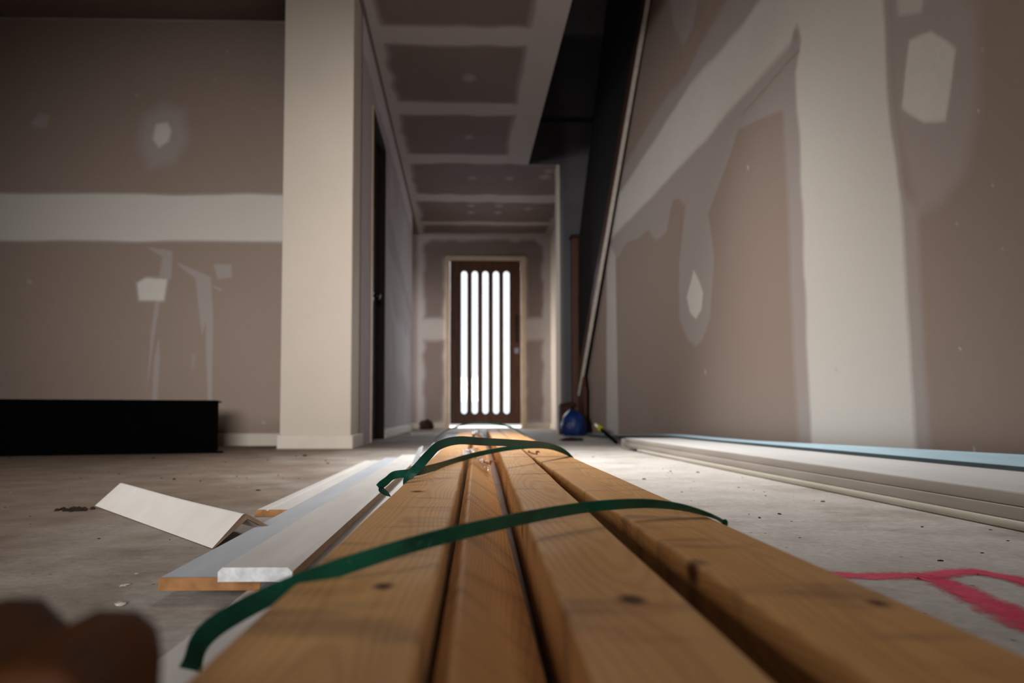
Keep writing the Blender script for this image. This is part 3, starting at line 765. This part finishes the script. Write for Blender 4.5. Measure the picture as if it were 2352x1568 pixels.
def vplane(a, b):
    n = Vector((b.y - a.y, -(b.x - a.x), 0)).normalized(); return a, n
def strap(pxs, pa, pb, tilt, width=0.0125, extra_front=(), extra_back=()):
    p, n = vplane(pa, pb); P = [on_plane(x, y, p, n) for x, y in pxs]
    P = list(extra_front) + P + list(extra_back)
    t = [math.radians(v) for v in tilt]
    W_ = [Vector((0, math.cos(a), math.sin(a))) for a in t]
    if len(W_) != len(P):
        W_ = [W_[min(len(W_) - 1, int(i * len(W_) / len(P)))] for i in range(len(P))]
    return P, W_
# nearest strap
def vtilt(a): a = math.radians(a); return Vector((0, math.cos(a), math.sin(a)))
spec = [(436, 1538, .350, 85), (470, 1460, .355, 96), (560, 1398, .360, 100), (700, 1333, .371, 108), (850, 1280, .390, 116), (1000, 1236, .417, 122), (1200, 1190, .490, 127), (1330, 1167, .540, 130),
        (1420, 1158, .567, 132), (1500, 1157, .586, 138), (1580, 1168, .592, 150), (1655, 1194, .588, 170)]
ra = on_z(1655, 1194, TZ)
P = [on_y(x, y, d) for x, y, d, a in spec] + [ra + Vector((0.003, 0.0, -0.010)), ra + Vector((0.003, 0, -0.04)), ra + Vector((0.003, 0, -0.078))]
W_ = [vtilt(a) for x, y, d, a in spec] + [Vector((0, -1, 0.0))] * 3
s1 = ribbon('packing_strap', P, W_, 0.0115, 0.0007, M['strap'])
tag(s1, 'green plastic packing strap nearest the viewer, arched across the timber bundle', 'strap', 'green packing straps')
# middle strap: a slack loop of two turns
ra2 = on_z(1311, 1049, TZ); lb2 = on_z(929, 1110, TZ)
Pu, Wu = strap([(929, 1108), (943, 1090), (962, 1070), (985, 1044), (1010, 1022), (1053, 1011), (1110, 1014), (1180, 1017), (1250, 1022), (1285, 1032), (1311, 1049)], lb2, ra2, [35, 40, 45, 55, 75, 95, 105, 115, 130, 150, 170])
Pu = [lb2 + Vector((-0.003, 0, -0.06)), lb2 + Vector((-0.002, 0, -0.008))] + Pu[1:] + [ra2 + Vector((0.003, 0, -0.012)), ra2 + Vector((0.003, 0, -0.078))]
Wu = [Vector((0, 1, 0)), Vector((0, 1, 0.3))] + Wu[1:] + [Vector((0, -1, 0)), Vector((0, -1, 0))]
s2 = ribbon('packing_strap', Pu, Wu, 0.0125, 0.0007, M['strap'])
tag(s2, 'green packing strap rising highest in the slack loop in the middle of the bundle', 'strap', 'green packing straps')
spec = [(894, 1134, .955, 10), (880, 1127, .945, 40), (873, 1117, .94, 75), (888, 1104, .95, 90), (905, 1091, .96, 100), (940, 1086, .97, 105), (975, 1079, 1.0, 108), (1020, 1066, 1.18, 112), (1080, 1047, 1.38, 115),
        (1150, 1032, 1.45, 120), (1215, 1025, 1.475, 125), (1260, 1027, 1.475, 135), (1290, 1037, 1.465, 155), (1311, 1049.5, 1.455, 172)]
Pl = [on_y(x, y, d) for x, y, d, a in spec] + [ra2 + Vector((0.0045, -0.012, -0.012)), ra2 + Vector((0.0045, -0.012, -0.078))]
Wl = [vtilt(a) for x, y, d, a in spec] + [Vector((0, -1, 0)), Vector((0, -1, 0))]
s3 = ribbon('packing_strap', Pl, Wl, 0.0115, 0.0007, M['strap'])
tag(s3, 'green packing strap with a bent loose end hanging over the white boards', 'strap', 'green packing straps')
# far strap
ra3 = on_z(1207, 1001, TZ); lc3 = on_y(1030, 985, 3.35)
Pf, Wf = strap([(1000, 1008), (1014, 996), (1030, 986), (1045, 981.5), (1060, 976), (1078, 972.5), (1105, 971), (1140, 973.5), (1168, 979), (1190, 989), (1207, 1001)], lc3, ra3, [20] * 11)
Pf = Pf + [ra3 + Vector((0.003, 0, -0.012)), ra3 + Vector((0.003, 0, -0.078))]; Wf = Wf + [Vector((0, 1, 0)), Vector((0, 1, 0))]
Pf = [Pf[0] + Vector((-0.008, 0, -0.02))] + Pf; Wf = [Vector((0, 1, 0))] + Wf
s4 = ribbon('packing_strap', Pf, Wf, 0.0125, 0.0007, M['strap'])
tag(s4, 'thin dark green packing strap arched over the far end of the bundle', 'strap', 'green packing straps')

# ------------------------------------------------------------------ white boards on the left
def fvp(x):                                           # rotation about z for things that run towards picture column x
    d = ray(x, 952); return math.atan2(-d.x, d.y)
RB = fvp(1071)
def plank(name, x0, x1, z0, z1, y0, y1, mats, label, rot=RB, r=0.002, bevel_left=0.0, groove=None):
    """board with raw core: root = painted body, children = front end and right-hand edge faces"""
    prof = [(x0, z0), (x1, z0), (x1, z1 - r), (x1 - r, z1)]
    if groove: gx, gw = groove; prof += [(gx + gw, z1), (gx + gw * 0.6, z1 - 0.002), (gx + gw * 0.4, z1 - 0.002), (gx, z1)]
    bl = bevel_left
    prof += [(x0 + max(r, bl * 0.6), z1), (x0, z1 - max(r, bl))]
    o = prism(name, prof, y0, y1, mats[0]); o.rotation_euler.z = rot
    tag(o, label, 'board', 'white boards beside the timber')
    e = 0.0006
    V = [(x, y0 - e, z) for x, z in prof]
    V2 = [(x, y0 + e, z) for x, z in prof]; n = len(prof)
    ends = mesh('board_end', V + V2, [tuple(range(n)), tuple(range(2 * n - 1, n - 1, -1))] + [(i, i + n, (i + 1) % n + n, (i + 1) % n) for i in range(n)], mats[1], o)
    if len(mats) > 2:
        box('board_edge', (x1 - 0.0005, y0 + 0.002, z0 + 0.0005), (x1 + 0.0006, y1, z1 - r), mats[2], o)
    return o
yA = on_z(580, 1303, 0.036).y; yB = on_z(364, 1327, 0.0235).y; yC = on_z(588, 1170, 0.012).y
plank('primed_board', -0.218, -0.153, 0.0235, 0.036, yA, 2.30, (M['primed'], M['white_edge'], M['mdf_side']), 'uppermost white primed board with a rough white end, against the timber', r=0.004, bevel_left=0.004)
plank('primed_board', -0.277, -0.186, 0.0118, 0.0235, yB, 2.34, (M['primed_blue'], M['mdf']), 'blue grey primed board under the uppermost one, raw brown front end', r=0.0015)
plank('primed_board', -0.352, -0.262, 0.0, 0.0115, yC, 2.38, (M['primed'], M['mdf']), 'grooved white board flat on the floor behind the white angle strip', bevel_left=0.005, r=0.0015, groove=(-0.335, 0.006))
plank('primed_board', -0.205, -0.104, 0.0, 0.0116, 0.12, 5.4, (M['primed'], M['mdf']), 'lowest white board, running along the floor tight against the timber bundle', rot=fvp(1086), r=0.0015)

# white angle strip, like a little tent
La, Lb = on_z(218, 1161, 0.001), on_z(487, 1259, 0.001)
ax = (Lb - La); ax.z = 0; Ln = ax.length; ax.normalize(); pv_ = Vector((-ax.y, ax.x, 0))
if pv_.y < 0: pv_ = -pv_
sl = math.radians(43); leg = 0.057; leg2 = 0.050; tk = 0.0028
rg = Vector((leg * math.cos(sl), leg * math.sin(sl))); a2 = math.radians(-33)
pr = [(0, 0)]
for k in range(5):                                    # rounded ridge
    t = k / 4; a = sl + PI / 2 + (a2 - sl) * t
    pr.append((rg.x + 0.004 * math.cos(a) - 0.0028 * 0, rg.y + 0.004 * math.sin(a) - 0.004))
e2 = (rg.x + leg2 * math.cos(a2), rg.y + leg2 * math.sin(a2)); pr.append(e2)
pr.append((e2[0] + tk * math.sin(a2), e2[1] - tk * math.cos(a2)))
pr.append((rg.x, rg.y - tk * 2.0)); pr.append((tk * 1.0, 0.0))
bdo = empty('angle_strip', La); tag(bdo, 'white right-angled corner strip lying like a tent on the dirty floor', 'corner strip')
def bead_pt(u, z, s): return ax * s + pv_ * u + Vector((0, 0, z))
def loft(name, s0, s1, prof, mat, grow=0.0):
    V = []; n = len(prof); K = 12
    for i in range(K + 1):
        s = s0 + (s1 - s0) * i / K
        for u, z in prof:
            V.append(bead_pt(u, z + 0.001 * math.sin(s * 9 + u * 40) * (z > 0.004), s + (u * 0.22 if i == 0 else 0)))
    Fc = [(i * n + j, i * n + (j + 1) % n, (i + 1) * n + (j + 1) % n, (i + 1) * n + j) for i in range(K) for j in range(n)]
    Fc += [tuple(range(n)), tuple(range((K + 1) * n - 1, K * n - 1, -1))]
    o = mesh(name, V, Fc, mat, bdo)
    b = bmesh.new(); b.from_mesh(o.data); bmesh.ops.recalc_face_normals(b, faces=b.faces[:]); b.to_mesh(o.data); b.free(); return o
loft('angle_body', 0, Ln, pr, M['bead'])
loft('cut_end', Ln, Ln + 0.0012, pr, M['bead_edge'])

# slim white plastic strips beyond
def stick(pts, w_, h_, name, mat, label, cat, group=None):
    P_ = [Vector(p) for p in pts]; o = ribbon(name, P_, [Vector((0.9, 0.1, 0.45))] * len(P_), w_, h_, mat, 4)
    return tag(o, label, cat, group)
stick([on_y(951, 1068, 1.62), on_y(959, 1047, 1.95), on_y(967, 1027, 2.2)], 0.014, 0.004, 'plastic_strip', M['pvc'], 'white plastic strip sticking up left of the middle strap loop', 'strip', 'slim white plastic strips')
stick([on_y(976, 1046, 2.0), on_y(985, 1035, 2.3), on_y(997, 1018, 2.85)], 0.010, 0.004, 'plastic_strip', M['pvc'], 'short white plastic strip just behind the middle strap loop', 'strip', 'slim white plastic strips')

# ------------------------------------------------------------------ right-hand stack of boards
near = on_z(2352, 1222, 0.0); far_ = on_z(1434, 1032, 0.0)
sd_ = (far_ - near); SL = sd_.length; sdn = sd_.normalized(); RS = math.atan2(-sdn.x, sdn.y)
def stackpiece(name, x0, x1, z0, z1, y0, y1, mat, r, label, cat, seg=3):
    o = prism(name, rrect(x0, x1, z0, z1, r, seg), y0, y1, mat, None, 20, True); o.location = near; o.rotation_euler.z = RS
    return tag(o, label, cat, 'boards stacked along the right wall')
stackpiece('ivory_strip', -0.004, 0.10, 0.0, 0.016, -1.2, SL - 0.25, M['ivory'], 0.007, 'ivory rounded strip at the bottom of the stack by the right wall', 'strip', 5)
stackpiece('stacked_board', -0.001, 0.20, 0.016, 0.0348, -1.2, SL + 0.01, M['grey_side'], 0.0015, 'grey edged board in the middle of the stack by the right wall', 'board')
tb = stackpiece('stacked_board', 0.003, 0.315, 0.0355, 0.0555, -1.2, SL, M['grey_side'], 0.0022, 'wide white-topped board uppermost in the stack by the right wall', 'board')
box('white_face', (0.0045, -1.19, 0.0550), (0.313, SL - 0.002, 0.0560), M['top_board'], tb)
blk = stackpiece('board_offcut', 0.004, 0.10, 0.0, 0.050, SL + 0.024, SL + 0.075, M['grey_side'], 0.002, 'small board offcut standing at the far end of the right hand stack', 'offcut')
blk['group'] = 'boards stacked along the right wall'

# pale blue strip bowed over the stack
fr = [(1.000, 5.55, 0.004), (1.010, 5.0, 0.014), (1.028, 4.3, 0.032), (1.04, 3.5, 0.0565), (1.06, 2.9, 0.0570), (1.085, 2.3, 0.0575), (1.100, 1.85, 0.0580), (1.112, 1.5, 0.0580), (1.12, 1.3, 0.058), (1.13, 0.7, 0.058)]
V = []; n4 = 4
bs = empty('blue_strip', (1.0, 5.55, 0)); tag(bs, 'long pale blue primed strip bowed over the board stack along the right wall', 'strip')
def blue_loft(name, off0, off1, za, zb, mat):
    V = []
    P_ = catmull(fr, 6)
    for p in P_:
        x, y, z = p
        wx = 0.0
        t = min(1, max(0, (2.6 - y) / 1.6)); wdt = 0.062 + 0.012 * t; rise = 0.004 + 0.020 * t
        for (o, zz) in ((off0, za), (off1, za), (off1, zb), (off0, zb)):
            V.append(Vector((x + wdt * o, y, z + rise * o + zz)) - bs.location)
    Fc = []
    for i in range(len(P_) - 1):
        for j in range(4):
            a = i * 4 + j; b = i * 4 + (j + 1) % 4; Fc.append((a, b, b + 4, a + 4))
    Fc += [(0, 1, 2, 3), tuple(len(V) - 4 + i for i in (3, 2, 1, 0))]
    o = mesh(name, V, Fc, mat, bs)
    b = bmesh.new(); b.from_mesh(o.data); bmesh.ops.recalc_face_normals(b, faces=b.faces[:]); b.to_mesh(o.data); b.free(); return o
blue_loft('strip_face', 0, 1, 0, 0.009, M['blue'])
blue_loft('strip_edge', -0.012, 0.0, 0.0, 0.008, M['blue_edge'])

# yellow and black tool behind the strip
ty0, ty1, ty2 = on_y(1370, 976, 4.9), on_y(1388, 992, 4.55), on_y(1416, 1016.5, 3.95)
tl = empty('hand_tool', ty2); tag(tl, 'hand tool with yellow grip and black shaft propped behind the blue strip', 'tool')
tube('grip', [ty0 - ty2, (ty0 + (ty1 - ty0) * 0.3) - ty2, (ty0 + (ty1 - ty0) * 0.72) - ty2], [0.016, 0.019, 0.017], M['yellow'], tl)
tube('shaft', [(ty0 + (ty1 - ty0) * 0.7) - ty2, ty1 - ty2, Vector((0, 0, 0))], [0.015, 0.011, 0.009], M['black'], tl)

# ------------------------------------------------------------------ black box on the left
e0, e1 = on_z(0, 1048, 0.0), on_z(489, 1040.5, 0.0)
ed = (e1 - e0).normalized()
bzt = on_y(489, 919, e1.y).z
cr = empty('black_trough', e1, math.atan2(ed.y, ed.x)); tag(cr, 'long low black box with a thin lip standing on the floor at left', 'box')
bm = bmesh.new(); add_box(bm, (-1.6, 0, 0), (0, 0.30, bzt - 0.006), 0.003); bmobj('box_body', bm, M['black'], cr)
box('box_lip', (-1.61, -0.006, bzt - 0.006), (0.013, 0.31, bzt), M['black'], cr, 0.001)
box('box_foot', (-0.02, -0.004, 0.0), (0.04, 0.05, 0.008), M['black'], cr, 0.001)

# ------------------------------------------------------------------ blue bag and dark box at the stair foot, rubble by the door
def lump(name, loc, sx, sy, sz, mat, seed, amp=0.25, f=1.6, sub=4, flat=True):
    bm = bmesh.new(); bmesh.ops.create_icosphere(bm, subdivisions=sub, radius=1.0)
    for v in bm.verts:
        n = v.co.normalized(); k = 1 + amp * mnoise.fractal(n * f + Vector((seed, seed * 2, 0)), 0.8, 2.0, 4)
        v.co = n * k
        v.co.x *= sx; v.co.y *= sy; v.co.z *= sz
        if flat and v.co.z < -0.75 * sz: v.co.z = -0.75 * sz
    for v in bm.verts: v.co.z += 0.75 * sz
    o = bmobj(name, bm, mat, None, True); o.location = loc; return o
yg = 5.55
bgl, bgr = on_y(1287, 965, yg).x, on_y(1344, 965, yg).x
bgz = on_y(1305, 941, yg).z
bag = lump('blue_bag', ((bgl + bgr) / 2 - 0.004, yg - 0.06, 0), (bgr - bgl) / 2, 0.10, bgz / 1.78, M['bag_blue'], 3.3, 0.13, 1.8)
tag(bag, 'blue plastic bag slumped on the floor at the foot of the stairs', 'bag')
y2 = 5.78
bxl, bxr = on_y(1286, 960, y2).x, on_y(1313, 960, y2).x; bz = on_y(1300, 929, y2).z
dbx = empty('dark_box', (bxl, y2, 0)); tag(dbx, 'dark red brown box behind the blue bag beside the newel post', 'box')
box('carton', (0, 0, 0), (bxr - bxl, 0.10, bz), M['red_brown'], dbx, 0.003)
mesh('flap', [(0, -0.004, bz), (bxr - bxl + 0.02, -0.004, bz), (bxr - bxl + 0.02, 0.02, bz + 0.03), (0, 0.02, bz + 0.008), (0, 0.0, bz - 0.004), (bxr - bxl + 0.02, 0.0, bz - 0.004), (bxr - bxl + 0.02, 0.024, bz + 0.026), (0, 0.024, bz + 0.004)],
     [(0, 1, 2, 3), (7, 6, 5, 4), (0, 4, 5, 1), (1, 5, 6, 2), (2, 6, 7, 3), (3, 7, 4, 0)], M['red_brown'], dbx)
rbp = on_y(979, 975, 7.9); rb = lump('rubble_lump', (rbp.x, 7.9, 0), 0.075, 0.06, 0.06, M['rubble'], 8.1, 0.5, 2.0)
tag(rb, 'dark reddish lump of rubble beside the front door at the left', 'rubble')
cp = on_z(965, 996, 0.0)
cd = box('card_sheet', (-0.10, -0.28, 0), (0.10, 0.28, 0.008), M['card'], None, 0.001); cd.location = cp; cd.rotation_euler.z = math.radians(8)
tag(cd, 'pale flat board scrap lying on the floor in the hall left of the bundle', 'board scrap')

# ------------------------------------------------------------------ plastic film on the batten
def film(name, centre, lx, ly, hz, seed, label):
    nx, ny = 26, 40; V = []; Fc = []
    for j in range(ny + 1):
        for i in range(nx + 1):
            u = i / nx * 2 - 1; v = j / ny * 2 - 1
            rim = 1 + 0.22 * mnoise.noise((u * 1.7 + seed, v * 1.7, 2.0))
            z = hz * (0.35 + 0.9 * abs(mnoise.noise((u * 2.2 + seed, v * 2.6, seed))) + 0.5 * abs(mnoise.noise((u * 6 + seed, v * 5, 1.0)))) * (1 - 0.5 * abs(u))
            x = u * lx * rim
            V.append((x, v * ly * rim, z - max(0, x + 0.0) * 0.72))
    for j in range(ny):
        for i in range(nx):
            a = j * (nx + 1) + i; Fc.append((a, a + 1, a + nx + 2, a + nx + 1))
    o = mesh(name, V, Fc, M['film'], None, False); o.location = centre; o.rotation_euler.z = TR
    return tag(o, label, 'plastic film', 'torn plastic wrapping')
f1 = on_z(1086, 1048, TZ - 0.005)
film('plastic_film', (f1.x + 0.006, f1.y, f1.z + 0.0015), 0.030, 0.22, 0.012, 1.2, 'crumpled clear plastic film on the batten under the middle strap loop')
f2 = on_z(1095, 996, TZ - 0.008)
film('plastic_film', (f2.x + 0.008, f2.y, f2.z + 0.003), 0.032, 0.30, 0.016, 5.2, 'crumpled clear plastic film on the batten toward the far end')

# shavings and splinters on the timber
def curl(name, at, scale, seed, label):
    P_ = []
    for i in range(9):
        a = i * 0.75 + seed; P_.append(Vector((0.010 * (i - 4) / 4 + 0.003 * math.cos(a * 1.7), 0.006 * math.sin(a), 0.0030 + 0.0022 * math.sin(a * 1.3))) * scale)
    o = ribbon(name, P_, [Vector((0.1, 1, 0.6))] * 9, 0.004 * scale, 0.0006, M['shaving'], 5); o.location = at
    return tag(o, label, 'shaving', 'wood shavings')
curl('wood_shaving', on_z(1226, 1044, TZ), 1.4, 0.3, 'brown curled wood shaving bridging the two right hand timbers')
curl('wood_shaving', on_z(1129, 1070, TZ - 0.028) + Vector((0.0, 0, 0.004)), 1.5, 2.0, 'reddish wood shaving tucked beside the tilted batten and film')
# ------------------------------------------------------------------ near left offcut
def offcut():
    Y = 0.165
    c = on_y(140, 1500, Y)
    bm = bmesh.new(); add_box(bm, (-0.032, -0.020, 0), (0.019, 0.022, 0.120), 0.008, 4)
    bmesh.ops.subdivide_edges(bm, edges=bm.edges[:], cuts=3, use_grid_fill=True)
    for v in bm.verts:
        d = Vector((mnoise.noise(v.co * 30 + Vector((3, 1, 0))), mnoise.noise(v.co * 30 + Vector((9, 4, 0))), mnoise.noise(v.co * 30 + Vector((1, 8, 0))))) * 0.004
        if v.co.z > 0.02:
            x = v.co.x
            v.co += d
            v.co.z += (0.004 * math.exp(-((x + 0.020) / 0.007) ** 2) - 0.005 * math.exp(-((x + 0.006) / 0.006) ** 2) - 22 * max(0, x - 0.004) ** 2) * max(0, v.co.z / 0.118) ** 3
    o = bmobj('timber_offcut', bm, m_wood('pine_offcut', (0, 0.02), 9.0, (84, 48, 18), (40, 19, 8)), None, True)
    o.location = (c.x, Y, 0)
    tag(o, 'rough brown timber offcut standing close in the lower left corner', 'offcut')
offcut()

# ------------------------------------------------------------------ pink spray paint on the slab
def stroke_strip(bm, pts, widths, lay):
    P_ = catmull([(p[0], p[1], 0) for p in pts], 12); Wd = catmull([(w_, 0, 0) for w_ in widths], 12)
    rows = []
    for i, p in enumerate(P_):
        t = (P_[min(i + 1, len(P_) - 1)] - P_[max(i - 1, 0)]).normalized(); nn = Vector((-t.y, t.x, 0))
        row = []
        for k in range(9):
            u = k / 4 - 1; v = bm.verts.new(p + nn * u * Wd[i].x * 0.5 + Vector((0, 0, 0.0008))); v[lay] = 1 - abs(u) ** 1.5; row.append(v)
        rows.append(row)
    for a, b in zip(rows, rows[1:]):
        for k in range(8): bm.faces.new((a[k], a[k + 1], b[k + 1], b[k]))
bm = bmesh.new(); lay = bm.verts.layers.float.new('edge')
fz = lambda x, y: on_z(x, y, 0.0)
stroke_strip(bm, [fz(1880, 1318), fz(1960, 1323), (fz(2040, 1324)), fz(2110, 1323), fz(2170, 1340), fz(2250, 1378), fz(2330, 1415), fz(2420, 1455), fz(2520, 1490)], [0.044, 0.044, 0.044, 0.046, 0.05, 0.058, 0.062, 0.066, 0.07], lay)
me_a = bmobj('spray_paint_mark', bm, M['paint']); tag(me_a, 'hot pink spray painted mark on the concrete floor at lower right', 'paint mark')
bm = bmesh.new(); lay = bm.verts.layers.float.new('edge')
stroke_strip(bm, [fz(2120, 1327), fz(2180, 1317), fz(2235, 1314), fz(2290, 1323), fz(2360, 1340), fz(2460, 1375)], [0.040, 0.042, 0.044, 0.044, 0.044, 0.044], lay)
for v in bm.verts: v.co.z += 0.0004
bmobj('upper_stroke', bm, M['paint'], me_a)

# ------------------------------------------------------------------ dirt and chips on the floor
def flake(name, at, r, mat, label, cat, seed, group=None, hz=0.22):
    o = lump(name, at, r, r * 0.7, r * hz, mat, seed, 0.6, 1.6, 3); o.rotation_euler.z = seed
    return tag(o, label, cat, group)
flake('plaster_chip', on_z(288, 1344, 0), 0.0045, M['chip'], 'small white plaster chip on the floor left of the blue grey board end', 'chip', 1.0, 'plaster chips')
flake('plaster_chip', on_z(277, 1388, 0), 0.006, M['card'], 'dusty plaster flake on the floor nearest the brown offcut', 'chip', 2.2, 'plaster chips', 0.2)
flake('plaster_chip', on_z(314, 1317, 0), 0.002, M['chip'], 'tiny white crumb on the floor behind the other plaster chips', 'chip', 3.1, 'plaster chips')
c = bpy.data.objects.new('dirt_clump', None)
bm = bmesh.new()
for i in range(46):
    ang_ = random.gauss(0, 1); p = on_z(172 + random.gauss(0, 15), 1171 + random.gauss(0, 1.6), 0)
    r = random.uniform(0.0015, 0.006)
    mt = Matrix.Translation(p + Vector((0, 0, r * 0.3))) @ Matrix.Rotation(random.uniform(0, 6), 4, 'Z') @ Matrix.Diagonal((1.3, 0.8, 0.6, 1))
    bmesh.ops.create_icosphere(bm, subdivisions=1, radius=r, matrix=mt)
dc = bmobj('dirt_clump', bm, M['dirt']); tag(dc, 'dark crumbly clump of dirt on the floor beyond the white angle strip', 'dirt', kind='stuff')
bm = bmesh.new()
def crumb(p, r, e=1.5):
    mt = Matrix.Translation(p + Vector((0, 0, r * 0.2))) @ Matrix.Rotation(random.uniform(0, 6), 4, 'Z') @ Matrix.Diagonal((e, 0.7, 0.45, 1))
    bmesh.ops.create_icosphere(bm, subdivisions=1, radius=r, matrix=mt)
for (x, y, r) in ((352, 1052, .012), (614, 1057, .008), (700, 1047, .02), (680, 1047, .012), (715, 1026, .01), (371, 1098, .006), (400, 1101, .012), (512, 1059, .005), (430, 1072, .005), (567, 1098, .005), (650, 1098, .004), (160, 1128, .004),
                  (1574, 1059, .012), (1603, 1085, .010), (1566, 1130, .005), (1588, 1150, .003), (2118, 1210, .005), (1818, 1197, .003), (1837, 1235, .003), (2275, 1217, .004), (2160, 1288, .006), (2256, 1270, .004), (2315, 1242, .004),
                  (1870, 1150, .003), (1705, 1096, .004), (1721, 1093, .003), (1890, 1152, .008), (12, 1165, .004), (22, 1050, .008), (205, 1082, .004), (2205, 1000, .004)):
    p = on_z(x, y, 0)
    if p.length < 6: crumb(p, r * 0.45)
for i in range(420):
    x = random.uniform(-2.2, 0.80); y = random.uniform(0.9, 5.5) if x < -0.3 else random.uniform(1.0, 5.0)
    if -0.37 < x < 0.30 or x > 0.70 or (x < -0.95 and y > 2.5): continue
    crumb(Vector((x, y, 0)), abs(random.gauss(0, 0.0016)) + 0.0006)
dd = bmobj('floor_debris', bm, M['dirt']); tag(dd, 'scattered dark crumbs and splinters across the concrete floor', 'debris', kind='stuff')
p = on_z(1312, 1012, 0)
sc = lump('floor_scrap', p, 0.07, 0.05, 0.012, M['dirt'], 5.5, 0.6, 1.5, 3); tag(sc, 'dark scrap on the floor between the bundle and the stairs', 'scrap')
sc2 = box('paper_scrap', (-0.06, -0.05, 0), (0.05, 0.05, 0.003), M['chip']); sc2.location = on_z(1276, 1012, 0); sc2.rotation_euler.z = 0.5
tag(sc2, 'pale flat scrap on the floor right of the far strap', 'scrap')
